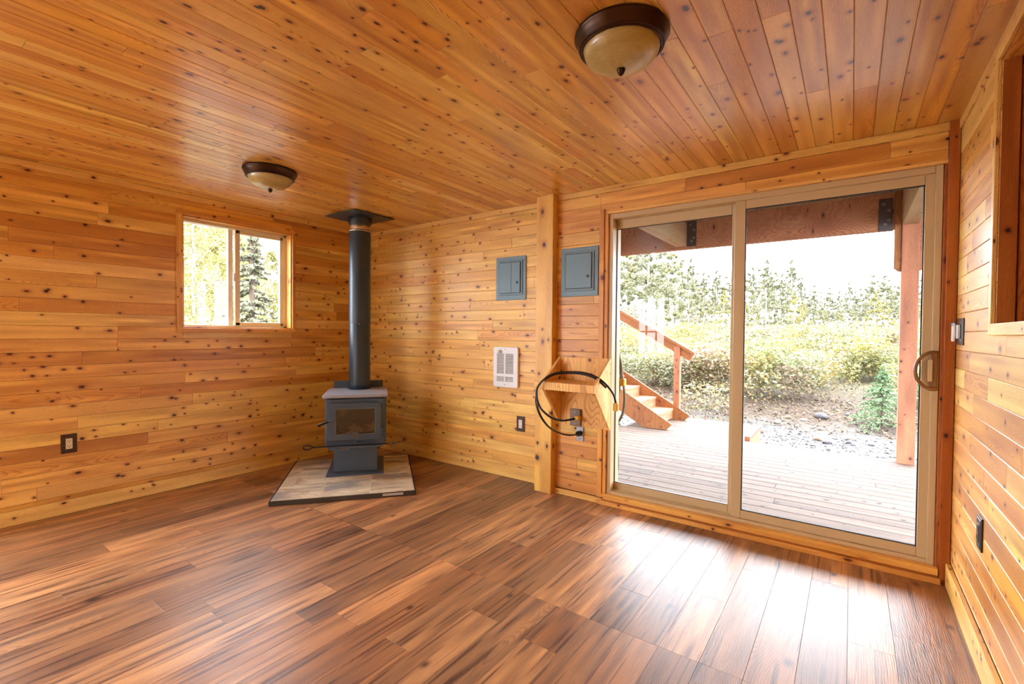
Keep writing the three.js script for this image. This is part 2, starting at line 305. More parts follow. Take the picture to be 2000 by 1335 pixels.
{ // floor
  const f = thing('floor', 'brown wood-look vinyl plank floor with embossed grain', 'floor', [0, 0, 0], 0, undefined, 'structure');
  mesh('subfloor', bb(-T, -0.25, -0.12, RW + T, -0.006, ZB + T), backing, f);
  const R = rng(77); const SEAM = 1.405;
  for (let i = 0; i * FW < RW; i++) {
    const v0 = i * FW, v1 = Math.min(RW, v0 + FW);
    for (const [A, B] of [[i * FW > 2.2 ? ZC - 0.02 : 0, SEAM], [SEAM, 3.7]]) {
      const cuts = [A]; let u = A + 0.25 + R() * 1.0; while (u < B - 0.15) { cuts.push(u); u += 0.9 + R() * 0.35; } cuts.push(B);
      for (let k = 0; k + 1 < cuts.length; k++)
        boardOn('floor', cuts[k], cuts[k + 1], v0, v1, floorMats, R, f, 'plank', { n: NF, len: FLEN, strip: Math.floor(R() * NF), u0: R() * FLEN, span: 0.96 * (v1 - v0) / FW, bev: 0.0005, end: 0.0005, t: 0.006 });
    }
  }
  boardOn('floor', 3.7, ZB, 0, RW, floorMats, R, f, 'plank_field', { n: NF, len: FLEN, strip: 3, span: 0.96, t: 0.006 });
}
{ // ceiling
  const c = thing('ceiling', 'varnished knotty tongue-and-groove wood ceiling', 'ceiling', [0, 0, 0], 0, undefined, 'structure');
  mesh('ceiling_core', bb(-T, RH + 0.018, -0.2, RW + T, RH + 0.22, ZB + T), backing, c);
  boardRows('ceiling', 0, 3.45, 0, RW, 0.0853, 3.724, ceilWood, 301, c, [], [0.8, 2.6]);
  mesh('ceiling_field', bb(0, RH, 3.45, RW, RH + 0.02, ZB), plainWood, c);
}
const V00 = 1.261 - 14 * 0.0873, PITCH_W = 0.0873;
{ // left wall with the sliding window
  const w = thing('wall_left', 'left wall of horizontal knotty cedar boards around the sliding window', 'wall', [0, 0, 0], 0, undefined, 'structure');
  const holes = [WIN, WIN2];
  const core = [bb(-T, -0.2, -0.16, -0.018, RH + 0.1, WIN.z0), bb(-T, -0.2, WIN.z0, -0.018, WIN.y0, WIN.z1), bb(-T, WIN.y1, WIN.z0, -0.018, RH + 0.1, WIN.z1), bb(-T, -0.2, WIN.z1, -0.018, RH + 0.1, WIN2.z0),
    bb(-T, -0.2, WIN2.z0, -0.018, WIN2.y0, WIN2.z1), bb(-T, WIN2.y1, WIN2.z0, -0.018, RH + 0.1, WIN2.z1), bb(-T, -0.2, WIN2.z1, -0.018, RH + 0.1, ZB + T)];
  mesh('wall_core', core, backing, w);
  boardRows('left', 0, 3.05, 0.095, RH - 0.045, PITCH_W, V00, wallWood, 402, w, [[WIN.z0, WIN.z1, WIN.y0, WIN.y1]], [0.7, 2.7]);
  mesh('panelling', [bb(-0.018, 0, WIN2.z0, 0, WIN2.y0, WIN2.z1), bb(-0.018, WIN2.y1, WIN2.z0, 0, RH, WIN2.z1), bb(-0.018, 0, WIN2.z1, 0, RH, ZB)], plainWood, w);
  const R = rng(5); boardOn('left', 0, 3.05, 0, 0.095, wallWood, R, w, 'base_board', { strip: 0, tint: 1, t: 0.018 });
  boardOn('left', 0, 3.05, RH - 0.045, RH, wallWood, R, w, 'ceiling_strip', { strip: 7, tint: 1, t: 0.018, proud: 0.008 });
  mesh('corner_strip', timber(0, 0, 0, 0.02, RH - 0.05, 0.02, 3), trimWood, w);
}
{ // back wall
  const w = thing('wall_back', 'back wall of pale horizontal knotty boards behind the stove', 'wall', [0, 0, 0], 0, undefined, 'structure');
  mesh('wall_core', bb(-T, -0.2, -T, 2.5, RH + 0.1, -0.018), backing, w);
  boardRows('back', 0.0, 2.25, 0.1, RH - 0.045, PITCH_W, V00, paleWood, 517, w, [], [0.6, 2.2], 13);
  const R = rng(6); boardOn('back', 0, 2.25, 0, 0.1, wallWood, R, w, 'base_board', { strip: 0, tint: 1 });
  boardOn('back', 0, 2.25, RH - 0.045, RH, wallWood, R, w, 'ceiling_strip', { strip: 7, tint: 1, proud: 0.008 });
}
{ // door wall
  const w = thing('wall_front', 'wall of short cedar boards around the sliding glass door', 'wall', [0, 0, 0], 0, undefined, 'structure');
  mesh('wall_core', [bb(2.38, -0.2, -T, DOOR.x0, RH + 0.1, ZC - 0.018), bb(DOOR.x0, DOOR.y1, -T, DOOR.x1, RH + 0.1, ZC - 0.018), bb(DOOR.x1, -0.2, -T, RW + T, RH + 0.1, ZC - 0.018), bb(DOOR.x0, -0.2, -T, DOOR.x1, DOOR.y0, ZC - 0.018)], backing, w);
  boardRows('front', 2.39, DOOR.x1, 0.045, RH - 0.045, 0.089, 2.26 - 24 * 0.089, wallWood, 611, w, [[2.752, DOOR.x1, 0, DOOR.y1]], [0.5, 1.9]);
  const R = rng(8); boardOn('front', 2.39, 4.63, RH - 0.045, RH, wallWood, R, w, 'ceiling_strip', { strip: 4, tint: 3, proud: 0.008 });
  mesh('floor_strip', [timber(2.395, 0, ZC, 2.79, 0.042, ZC + 0.02, 0)], trimWood, w);
}
{ // right wall with the lined recess
  const w = thing('wall_right', 'right wall of honey-coloured horizontal boards beside the sliding door', 'wall', [0, 0, 0], 0, undefined, 'structure');
  const N = { z0: 0.862, z1: 2.0, y0: 1.286, y1: 2.225 };
  mesh('wall_core', [bb(RW + 0.018, -0.2, ZC - 0.05, RW + T, RH + 0.1, N.z0 - 0.022), bb(RW + 0.018, -0.2, N.z0 - 0.022, RW + T, N.y0 - 0.02, N.z1 + 0.02), bb(RW + 0.018, N.y1 + 0.02, N.z0 - 0.022, RW + T, RH + 0.1, N.z1 + 0.02), bb(RW + 0.018, -0.2, N.z1 + 0.02, RW + T, RH + 0.1, ZB + T)], backing, w);
  boardRows('right', ZC, 3.4, 0.115, RH - 0.045, PITCH_W, V00, wallWood, 733, w, [[N.z0, N.z1, N.y0, N.y1]], [0.45, 1.4]);
  boardOn('right', ZC, 3.4, RH - 0.045, RH, wallWood, rng(9), w, 'ceiling_strip', { strip: 7, tint: 2, proud: 0.008 });
  mesh('panelling', [bb(RW, 0, 3.4, RW + 0.018, RH, ZB)], plainWood, w);
  // recess lining (dark red boards) and pale casing
  const D = 0.42;
  mesh('recess_side', [timber(RW, N.y0, N.z0 - 0.02, RW + 0.05, N.y1, N.z0, 9), timber(RW + 0.052, N.y0, N.z0 - 0.02, RW + D, N.y1, N.z0 - 0.006, 20)], redTrim, w, 'dark red far side of the recess');
  mesh('recess_side', timber(RW, N.y0, N.z1, RW + D, N.y1, N.z1 + 0.02, 14), redTrim, w);
  mesh('recess_floor', timber(RW, N.y0 - 0.02, N.z0 - 0.022, RW + D, N.y0, N.z1 + 0.02, 11), redTrim, w);
  mesh('recess_top', timber(RW, N.y1, N.z0 - 0.022, RW + D, N.y1 + 0.02, N.z1 + 0.02, 16), trimWood, w);
  mesh('recess_back', timber(RW + D - 0.004, N.y0 - 0.03, N.z0 - 0.03, RW + D + 0.02, N.y1 + 0.03, N.z1 + 0.03, 18), redTrim, w);
  mesh('casing', [timber(RW - 0.014, N.y0 - 0.042, N.z0 - 0.034, RW, N.y1 + 0.04, N.z0, 0), timber(RW - 0.014, N.y0 - 0.042, N.z0, RW, N.y0, N.z1, 0), timber(RW - 0.014, N.y1, N.z0, RW, N.y1 + 0.04, N.z1, 0)], trimWood, w, 'pale casing round the recess');
  mesh('base_board', timber(RW - 0.02, 0, ZC + 0.03, RW, 0.115, 3.4, 0), trimWood, w);
}
{ // wall behind the camera, with a small window that the door glass mirrors
  const w = thing('wall_rear', 'plain wood wall behind the camera', 'wall', [0, 0, 0], 0, undefined, 'structure');
  mesh('wall_core', [bb(-T, -0.2, ZB, LITE.x0, RH + 0.1, ZB + T), bb(LITE.x1, -0.2, ZB, RW + T, RH + 0.1, ZB + T), bb(LITE.x0, -0.2, ZB, LITE.x1, LITE.y0, ZB + T), bb(LITE.x0, LITE.y1, ZB, LITE.x1, RH + 0.1, ZB + T)], plainWood, w);
}
{ // sliding window in the left wall
  const w = thing('window_1', 'two-pane sliding window with tan frame and cedar casing', 'window', [0, 0, 0], 0, undefined, 'structure');
  const { z0, z1, y0, y1 } = WIN, c = 0.042;
  const cs = (za, ya, zb, yb, s) => timber(0, ya, za, 0.016, yb, zb, s);
  mesh('casing', cs(z0 - 0.028, y1, z1 + c, y1 + 0.036, 2), trimWood, w); mesh('casing', cs(z0 - 0.028, y0 - 0.034, z1 + c, y0, 5), trimWood, w);
  mesh('casing', cs(z0 - 0.028, y0, z0, y1, 6), trimWood, w); mesh('casing', cs(z1, y0, z1 + c, y1, 1), trimWood, w);
  mesh('reveal', [timber(-0.075, y1 - 0.012, z0, 0, y1, z1, 3), timber(-0.075, y0, z0, 0, y0 + 0.01, z1, 3), timber(-0.075, y0 + 0.01, z0, 0, y1 - 0.012, z0 + 0.012, 8), timber(-0.075, y0 + 0.01, z1 - 0.012, 0, y1 - 0.012, z1, 8)], trimWood, w);
  const fr = (za, ya, zb, yb, xa, xb) => rbox(xa, ya, za, xb, yb, zb);
  function rbox(xa, ya, za, xb, yb, zb) { return rb(Math.abs(xb - xa), Math.abs(yb - ya), Math.abs(zb - za), 0.004, (xa + xb) / 2, (ya + yb) / 2, (za + zb) / 2, 1); }
  const a = -0.15, b = -0.075, Y0 = y0 + 0.004, Y1 = y1 - 0.012, Z0 = z0 + 0.008, Z1 = z1 - 0.008;
  mesh('window_frame', [fr(Z0, Y0, Z0 + 0.035, Y1, a, b), fr(Z1 - 0.022, Y0, Z1, Y1, a, b), fr(Z0, Y1 - 0.022, Z1, Y1, a, b), fr(Z0, Y0, Z1, Y0 + 0.022, a, b)], vinylWhite, w);
  const mz = 1.335;                       // where the two sashes meet
  const sash = mesh('sash', [fr(mz - 0.038, Y0 + 0.02, mz + 0.004, Y1 - 0.02, -0.115, -0.08), fr(Z0 + 0.03, Y0 + 0.02, Z0 + 0.062, Y1 - 0.02, -0.115, -0.08), fr(Z0 + 0.03, Y0 + 0.02, mz, Y0 + 0.052, -0.115, -0.08), fr(Z0 + 0.03, Y1 - 0.052, mz, Y1 - 0.02, -0.115, -0.08)], vinylWhite, w);
  mesh('pane', bb(-0.1, Y0 + 0.05, Z0 + 0.06, -0.098, Y1 - 0.05, mz - 0.036), glass, sash);
  const fx = mesh('sash', [fr(mz + 0.006, Y0 + 0.018, mz + 0.046, Y1 - 0.018, -0.145, -0.112), fr(Z1 - 0.03, Y0 + 0.018, Z1 - 0.018, Y1 - 0.018, -0.145, -0.112)], vinylWhite, w);
  mesh('pane', bb(-0.13, Y0 + 0.02, mz + 0.044, -0.128, Y1 - 0.02, Z1 - 0.02), glass, fx);
  mesh('latch', [rb(0.014, 0.07, 0.012, 0.005, -0.086, 1.7, mz + 0.012), rb(0.02, 0.024, 0.008, 0.004, -0.08, 1.705, mz + 0.014)], vinylWhite, w);
}
{ // window behind the camera on the left, and the small one in the rear wall
  const w = thing('window_2', 'wide two-light window in the left wall behind the camera', 'window', [0, 0, 0], 0, undefined, 'structure');
  const { z0, z1, y0, y1 } = WIN2, m = (z0 + z1) / 2, a = -0.14, b = -0.06;
  mesh('window_frame', [bb(a, y0, z0, b, y0 + 0.05, z1), bb(a, y1 - 0.05, z0, b, y1, z1), bb(a, y0 + 0.05, z0, b, y1 - 0.05, z0 + 0.05), bb(a, y0 + 0.05, z1 - 0.05, b, y1 - 0.05, z1), bb(a, y0 + 0.05, m - 0.03, b, y1 - 0.05, m + 0.03)], vinylWhite, w);
  mesh('pane', bb(-0.101, y0 + 0.04, z0 + 0.04, -0.099, y1 - 0.04, m - 0.02), glass, w); mesh('pane', bb(-0.101, y0 + 0.04, m + 0.02, -0.099, y1 - 0.04, z1 - 0.04), glass, w);
  const l = thing('window_3', 'small divided window in the wall behind the camera', 'window', [0, 0, 0], 0, undefined, 'structure');
  const L = LITE, za = ZB + 0.04, zb = ZB + 0.1, g = [bb(L.x0, L.y0, za, L.x1, L.y0 + 0.03, zb), bb(L.x0, L.y1 - 0.03, za, L.x1, L.y1, zb), bb(L.x0, L.y0, za, L.x0 + 0.03, L.y1, zb), bb(L.x1 - 0.03, L.y0, za, L.x1, L.y1, zb)];
  for (const t of [1 / 3, 2 / 3]) g.push(bb(mix(L.x0, L.x1, t) - 0.01, L.y0, za, mix(L.x0, L.x1, t) + 0.01, L.y1, zb));
  g.push(bb(L.x0, 1.27, za, L.x1, 1.3, zb));
  mesh('window_frame', g, vinylWhite, l); mesh('pane', bb(L.x0 + 0.01, L.y0 + 0.01, ZB + 0.069, L.x1 - 0.01, L.y1 - 0.01, ZB + 0.071), glass, l);
}
{ // sliding glass door
  const d = thing('door_1', 'two-panel sliding glass door in a tan vinyl frame with wood trim', 'door', [0, 0, 0], 0, undefined, 'structure');
  const q = (x0, y0, x1, y1, z0, z1, r = 0.004) => rb(x1 - x0, y1 - y0, z1 - z0, r, (x0 + x1) / 2, (y0 + y1) / 2, (z0 + z1) / 2, 1);
  const X0 = 2.812, X1 = 4.608, Y0 = 0.076, Y1 = 2.1;
  // wooden trim round the frame
  mesh('casing', timber(2.75, 0.045, ZC, 2.786, 2.135, ZC + 0.018, 9), trimWood, d);
  mesh('jamb', [timber(2.786, 0.05, -0.1, 2.812, 2.11, ZC + 0.006, 2)], trimWood, d);
  mesh('jamb', timber(2.786, 2.1, -0.1, 4.625, 2.118, ZC + 0.004, 7), trimWood, d);
  mesh('jamb', timber(4.609, 0.03, -0.1, 4.626, 2.1, ZC + 0.004, 9), redTrim, d, 'dark red jamb at the corner');
  mesh('corner_board', timber(4.622, 0.0, ZC, RW - 0.002, RH, ZC + 0.02, 20), redTrim, d, 'dark red corner board');
  mesh('sill', timber(2.79, 0.042, -0.1, 4.62, 0.076, ZC + 0.03, 5), trimWood, d); mesh('sill', timber(2.77, 0.0, ZC - 0.02, 4.63, 0.03, ZC + 0.035, 9), trimWood, d); mesh('sill', timber(2.79, 0.0, -0.1, 4.62, 0.042, ZC + 0.016, 12), redTrim, d);
  // vinyl frame
  mesh('door_frame', [q(X0, Y0, X0 + 0.03, Y1, -0.08, 0.066), q(X1 - 0.03, Y0, X1, Y1, -0.08, 0.072), q(X0 + 0.03, Y1 - 0.036, X1 - 0.03, Y1, -0.08, 0.066), q(X0 + 0.03, Y0, X1 - 0.03, Y0 + 0.022, -0.08, 0.066)], vinyl, d);
  // fixed left panel on the outer track
  const fp = mesh('fixed_panel', [q(2.826, 0.09, 2.842, 2.066, -0.03, 0.0), q(3.62, 0.09, 3.68, 2.066, -0.03, 0.0), q(2.842, 2.0, 3.62, 2.066, -0.03, 0.0), q(2.842, 0.09, 3.62, 0.147, -0.03, 0.0)], vinyl, d);
  mesh('pane', bb(2.838, 0.14, -0.019, 3.64, 2.006, -0.016), glass, fp);
  mesh('gasket', [bb(2.842, 0.147, -0.012, 2.846, 2.0, -0.001), bb(2.846, 1.997, -0.012, 3.62, 2.0, -0.001), bb(2.846, 0.147, -0.012, 3.62, 0.15, -0.001)], rubber, fp);
  // sliding right panel on the inner track
  const sp = mesh('sliding_panel', [q(3.645, 0.098, 3.705, 2.066, 0.012, 0.052), q(4.54, 0.098, 4.584, 2.066, 0.012, 0.056), q(3.705, 2.014, 4.54, 2.066, 0.012, 0.052), q(3.705, 0.098, 4.54, 0.148, 0.012, 0.052)], vinyl, d);
  mesh('pane', bb(3.7, 0.144, 0.028, 4.545, 2.018, 0.031), glass, sp);
  mesh('gasket', [bb(3.705, 0.148, 0.032, 3.71, 2.014, 0.045), bb(4.535, 0.148, 0.032, 4.54, 2.014, 0.045), bb(3.71, 2.009, 0.032, 4.535, 2.014, 0.045), bb(3.71, 0.148, 0.032, 4.535, 0.153, 0.045)], rubber, sp);
  // D-shaped pull
  const h = mesh('pull_handle', [tube([[4.6, 1.158, 0.075], [4.572, 1.158, 0.088], [4.54, 1.135, 0.092], [4.52, 1.1, 0.093], [4.515, 1.066, 0.093], [4.52, 1.03, 0.093], [4.54, 0.996, 0.092], [4.572, 0.973, 0.088], [4.6, 0.973, 0.075]], 0.0085, 48, 10), rb(0.03, 0.2, 0.024, 0.006, 4.588, 1.066, 0.066)], std(srgb(132, 92, 54), 0.3), d, 'brown D-shaped door pull');
  mesh('lock_plate', rb(0.018, 0.11, 0.006, 0.003, 4.573, 1.066, 0.086), vinyl, h);
}
// ───────────────────────── post between the two walls ─────────────────────────
{
  const p = thing('timber_post', 'heavy pale timber post between the two breaker panels', 'post', [2.315, 0, 0.074]);
  const g = timber(-0.076, 0, -0.074, 0.076, RH, 0.074, 4, 0.005);
  const uv = g.attributes.uv, pp = g.attributes.position, nn = g.attributes.normal;   // stretched so that one wide face shows one broad board
  for (let i = 0; i < uv.count; i++) { const c = Math.abs(nn.getZ(i)) > 0.5 ? pp.getX(i) / 0.152 : pp.getZ(i) / 0.15; uv.setXY(i, pp.getY(i) / (TLEN * 1.6) + 0.1, (14 + 0.5 + 0.9 * c) / NS * (2040 / TW)); }
  mesh('shaft', g, trimWood, p);
}
// ───────────────────────── hearth pad, stove, pipe ─────────────────────────
const STURN = Math.atan2(0.777, 0.63);
{
  const pad = thing('hearth_pad', 'slate-look tiled hearth pad under the wood stove', 'hearth', [0.829, 0, 0.826], STURN);
  mesh('edge_frame', [rb(1.024, 0.034, 0.012, 0.003, 0, 0.018, 0.547), rb(1.024, 0.034, 0.012, 0.003, 0, 0.018, -0.547), rb(0.012, 0.034, 1.082, 0.003, 0.506, 0.018, 0), rb(0.012, 0.034, 1.082, 0.003, -0.506, 0.018, 0), bx(1.0, 0.028, 1.08, 0, 0.015, 0)], std(srgb(58, 52, 44), 0.6), pad, 'dark metal edge');
  mesh('torn_sticker', bx(0.15, 0.018, 0.0006, 0.34, 0.02, 0.5534), std(srgb(176, 172, 160), 0.8), pad, 'torn paper label');
  const grout = mesh('grout', bx(1.0, 0.004, 1.082, 0, 0.031, 0), std(srgb(236, 228, 208), 0.9), pad);
  const R = rng(3), tm = [[1, 1, 1], [0.94, 0.93, 0.9], [0.97, 0.95, 0.95]].map((c) => new THREE.MeshStandardMaterial({ map: tileTex, roughness: 0.5, color: new THREE.Color().setRGB(...c) }));
  const cols = [[-0.5, -0.17], [-0.17, 0.172], [0.172, 0.5]], rows = [[0.541, 0.225, -0.26, -0.541], [0.541, 0.2, -0.27, -0.541], [0.541, 0.065, -0.42, -0.541]];
  cols.forEach(([a, b], i) => { for (let k = 0; k + 1 < rows[i].length; k++) {
    const w = b - a - 0.005, d = rows[i][k] - rows[i][k + 1] - 0.005, g = rb(w, 0.006, d, 0.0015, 0, 0, 0, 1), p = g.attributes.position, uv = g.attributes.uv, ou = R(), ov = R();
    for (let q = 0; q < p.count; q++) uv.setXY(q, p.getX(q) / 0.9 + ou, p.getZ(q) / 0.9 + ov);
    const m = mesh('tile', g, tm[Math.floor(R() * 3)], pad); m.position.set((a + b) / 2, 0.0335, (rows[i][k] + rows[i][k + 1]) / 2);
  } });
}
const sootTex = (() => { const n = 256, d = new Uint8Array(n * n * 4); for (let j = 0; j < n; j++) for (let i = 0; i < n; i++) { const v = 0.6 * vnoise(i / 60, j / 50, 1900) + 0.3 * vnoise(i / 18, j / 16, 1901) + 0.1 * vnoise(i / 3, j / 3, 1902), t = sstep(0.35, 0.7, v), f = hash(i >> 1, j >> 1, 77) > 0.993 ? 60 : 0, o = (j * n + i) * 4; d[o] = mix(24, 74, t) + f; d[o + 1] = mix(22, 56, t) + f; d[o + 2] = mix(22, 40, t) + f; d[o + 3] = 255; } const x = dataTex(d, n, n); x.repeat.set(3, 3); return x; })();
{
  const s = thing('wood_stove', 'black cast-iron wood stove on a pedestal on the hearth pad', 'stove', [0.68, 0.0365, 0.65], STURN);
  const y = -0.0365;                       // heights below are measured from the floor
  mesh('base_plate', rb(0.46, 0.016, 0.55, 0.004, 0, 0.008, 0.015), stoveBlack, s);
  mesh('pedestal', rb(0.354, 0.2, 0.42, 0.006, 0, 0.116, 0.0), stoveBlack, s);
  mesh('firebox', [rb(0.476, 0.4, 0.46, 0.012, 0, 0.475 + y, 0.0), rb(0.5, 0.405, 0.4, 0.01, 0, 0.475 + y, -0.03), rb(0.4, 0.06, 0.4, 0.01, 0, 0.26 + y, 0)], stoveBlack, s);
  mesh('top_plate', rb(0.53, 0.03, 0.56, 0.012, 0, 0.695 + y, -0.025, 3), stoveTop, s, 'grey cast top');
  mesh('rear_shield', bx(0.44, 0.07, 0.008, 0, 0.74 + y, -0.285), stoveBlack, s);
  // door: frame with a rounded window
  const door = new THREE.Shape(); const rr = (sh, x0, y0, x1, y1, r) => { sh.moveTo(x0 + r, y0); sh.lineTo(x1 - r, y0); sh.quadraticCurveTo(x1, y0, x1, y0 + r); sh.lineTo(x1, y1 - r); sh.quadraticCurveTo(x1, y1, x1 - r, y1); sh.lineTo(x0 + r, y1); sh.quadraticCurveTo(x0, y1, x0, y1 - r); sh.lineTo(x0, y0 + r); sh.quadraticCurveTo(x0, y0, x0 + r, y0); };
  rr(door, -0.212, 0.333 + y, 0.2, 0.637 + y, 0.02); const hole = new THREE.Path(); rr(hole, -0.158, 0.378 + y, 0.162, 0.593 + y, 0.012); door.holes.push(hole);
  const dg = new THREE.ExtrudeGeometry(door, { depth: 0.022, bevelEnabled: true, bevelSize: 0.006, bevelThickness: 0.006, bevelSegments: 3, curveSegments: 8 }).translate(0, 0, 0.232);
  const dr = mesh('door', dg, stoveBlack, s);
  const gs = new THREE.Shape(); rr(gs, -0.154, 0.382 + y, 0.158, 0.589 + y, 0.01);
  mesh('window', new THREE.ExtrudeGeometry(gs, { depth: 0.004, bevelEnabled: false }).translate(0, 0, 0.244), new THREE.MeshPhysicalMaterial({ map: sootTex, roughness: 0.16, clearcoat: 1, clearcoatRoughness: 0.05 }), dr, 'sooty stove glass');
  const ring = new THREE.Shape(); rr(ring, -0.161, 0.375 + y, 0.165, 0.596 + y, 0.013); const rh = new THREE.Path(); rr(rh, -0.155, 0.381 + y, 0.159, 0.59 + y, 0.011); ring.holes.push(rh);
  mesh('window_bead', new THREE.ExtrudeGeometry(ring, { depth: 0.004, bevelEnabled: false }).translate(0, 0, 0.259), std(srgb(110, 110, 106), 0.35, { metalness: 0.5 }), dr);
  const em = [cyl(0.03, 0.034, 0.006, 24).rotateX(Math.PI / 2).translate(0.002, 0.372 + y, 0.262), new THREE.TorusGeometry(0.024, 0.0025, 6, 24).translate(0.002, 0.372 + y, 0.266)];
  for (let k = 0; k < 8; k++) em.push(bx(0.004, 0.016, 0.003, 0, 0.01, 0).rotateZ(k * Math.PI / 4).translate(0.002, 0.372 + y, 0.266));
  for (const x of [-0.052, -0.042, -0.034, 0.036, 0.043, 0.05, 0.057]) em.push(bx(0.005, 0.011, 0.003, x, 0.36 + y, 0.2605));
  mesh('emblem', em, std(srgb(92, 92, 90), 0.5), dr, 'round cast emblem with small raised letters');
  for (const h of [0.602, 0.39]) mesh('hinge', [cyl(0.011, 0.011, 0.05, 12).translate(0.216, h + y, 0.245), rb(0.03, 0.03, 0.02, 0.004, 0.21, h + y, 0.235)], stoveBlack, dr);
  const hd = mesh('handle', [tube([[-0.172, 0.507 + y, 0.26], [-0.178, 0.507 + y, 0.285], [-0.196, 0.504 + y, 0.296], [-0.22, 0.496 + y, 0.3]], 0.008, 20, 8)], stoveBlack, dr);
  mesh('grip', tube([[-0.21, 0.498 + y, 0.3], [-0.25, 0.485 + y, 0.305], [-0.29, 0.47 + y, 0.31]], 0.0105, 12, 10), black, hd);
  mesh('ash_lip', [rb(0.43, 0.01, 0.11, 0.004, 0, 0.276 + y, 0.255), rb(0.43, 0.016, 0.006, 0.003, 0, 0.282 + y, 0.309)], stoveBlack, s);
  mesh('air_lever', [bx(0.02, 0.006, 0.03, 0.0, 0.31 + y, 0.25), cyl(0.008, 0.008, 0.012, 12, 0.0, 0.313 + y, 0.262)], std(srgb(120, 120, 118), 0.4, { metalness: 0.6 }), s);
  mesh('brass_tag', rb(0.066, 0.016, 0.003, 0.0014, -0.085, 0.252 + y, 0.2115), std(srgb(168, 118, 44), 0.45), s, 'small worn brass-coloured tag');
}
{
  const pk = thing('fire_poker', 'thin black fire poker with a looped end lying across the stove lip', 'poker', [0.68, 0.316, 0.65], STURN);
  pk.position.y = 0.2825;
  mesh('rod', [tube([[-0.33, 0.006, 0.276], [-0.1, 0.006, 0.28], [0.12, 0.006, 0.28], [0.27, 0.006, 0.278]], 0.0055, 20, 8)], black, pk);
  mesh('loop', tube([[-0.33, 0.006, 0.276], [-0.352, 0.02, 0.276], [-0.385, 0.022, 0.274], [-0.405, 0.008, 0.273], [-0.395, -0.008, 0.273], [-0.365, -0.013, 0.275], [-0.33, 0.004, 0.276]], 0.0048, 40, 8), black, pk);
  mesh('tip', [new THREE.ConeGeometry(0.012, 0.07, 8).rotateZ(-Math.PI / 2).translate(0.33, 0.009, 0.277), tube([[0.26, 0.006, 0.278], [0.28, 0.0, 0.28], [0.285, -0.016, 0.28]], 0.005, 10, 6)], std(srgb(120, 120, 120), 0.4, { metalness: 0.6 }), pk);
}
{
  const f = thing('stove_pipe', 'black stove pipe rising from the wood stove to the ceiling plate', 'pipe', [0.54, 0.709, 0.522]);
  const R = 0.094;
  mesh('lower_pipe', lathe([[0, 0], [R + 0.004, 0], [R + 0.004, 0.05], [R, 0.055], [R, 0.61], [0, 0.61]]), pipeBlack, f);
  mesh('upper_pipe', lathe([[0, 0.6], [R - 0.002, 0.6], [R + 0.0015, 0.606], [R + 0.0015, 1.46], [0, 1.46]]), pipeBlack, f);
  mesh('chrome_collar', lathe([[0, 1.44], [R + 0.006, 1.44], [R + 0.014, 1.446], [R + 0.014, 1.452], [R + 0.001, 1.458], [R + 0.014, 1.575], [0, 1.575]]), steel, f, 'shiny steel collar');
  mesh('ceiling_plate', [rb(0.44, 0.006, 0.44, 0.002, 0, 2.29 - 0.709, 0), bx(0.4, 0.01, 0.4, 0, 2.295 - 0.709, 0)], pipeBlack, f, 'square black ceiling plate');
  mesh('screw', [cyl(0.004, 0.004, 0.004, 8).rotateZ(Math.PI / 2).rotateY(-0.7).translate(0.075, 0.6, 0.06)], steel, f);
}
// ───────────────────────── ceiling lights ─────────────────────────
const domeTex = (() => { const n = 256, d = new Uint8Array(n * n * 4); for (let j = 0; j < n; j++) for (let i = 0; i < n; i++) { const v = 0.5 * vnoise(i / 20, j / 14, 900, 0) + 0.35 * vnoise(i / 6, j / 3, 901) + 0.15 * vnoise(i / 2, j, 902), o = (j * n + i) * 4; d[o] = 216 - 34 * v; d[o + 1] = 200 - 40 * v; d[o + 2] = 142 - 50 * v; d[o + 3] = 255; } return dataTex(d, n, n); })();
const domeGlass = new THREE.MeshPhysicalMaterial({ map: domeTex, roughness: 0.3, clearcoat: 0.5, clearcoatRoughness: 0.12, transmission: 0.25, thickness: 0 });
function ceilingLight(x, z, label) {
  const t = thing('ceiling_light', label, 'light', [x, RH, z], 0, 'flush ceiling lights');
  mesh('base_pan', lathe([[0, 0], [0.16, 0], [0.165, -0.006], [0.165, -0.012], [0.159, -0.018], [0.159, -0.022], [0.153, -0.034], [0.144, -0.047], [0.142, -0.052], [0.136, -0.053], [0.134, -0.05], [0, -0.05]], 64), bronze, t, 'dark bronze pan');
  mesh('trim_ring', [new THREE.TorusGeometry(0.138, 0.0035, 8, 64).rotateX(Math.PI / 2).translate(0, -0.053, 0), new THREE.TorusGeometry(0.146, 0.003, 8, 64).rotateX(Math.PI / 2).translate(0, -0.048, 0)], bronze, t);
  const prof = [[0.134, -0.05]]; for (let k = 1; k <= 16; k++) { const a = k / 16 * Math.PI / 2; prof.push([0.132 * Math.cos(a), -0.053 - 0.07 * Math.sin(a)]); }
  const inner = prof.slice().reverse().map((p) => [Math.max(0, p[0] - 0.004), p[1] + 0.004]);
  mesh('glass_dome', lathe([...prof, ...inner], 64), domeGlass, t, 'amber alabaster glass dome');
  for (const s of [-1, 1]) mesh('bulb', new THREE.SphereGeometry(0.026, 16, 12).translate(s * 0.05, -0.085, 0.01), std(srgb(200, 196, 186), 0.3), t, 'unlit bulb inside the dome');
  mesh('finial', lathe([[0, -0.12], [0.013, -0.121], [0.0155, -0.125], [0.0135, -0.129], [0.0135, -0.132], [0.0105, -0.135], [0.01, -0.139], [0.006, -0.142], [0.004, -0.145], [0, -0.1455]], 24), bronze, t, 'small bronze finial');
}
ceilingLight(3.565, 1.655, 'bronze flush ceiling light, its amber glass dome close to the sliding door');
ceilingLight(1.098, 1.638, 'bronze flush ceiling light above the floor between window and wood stove');
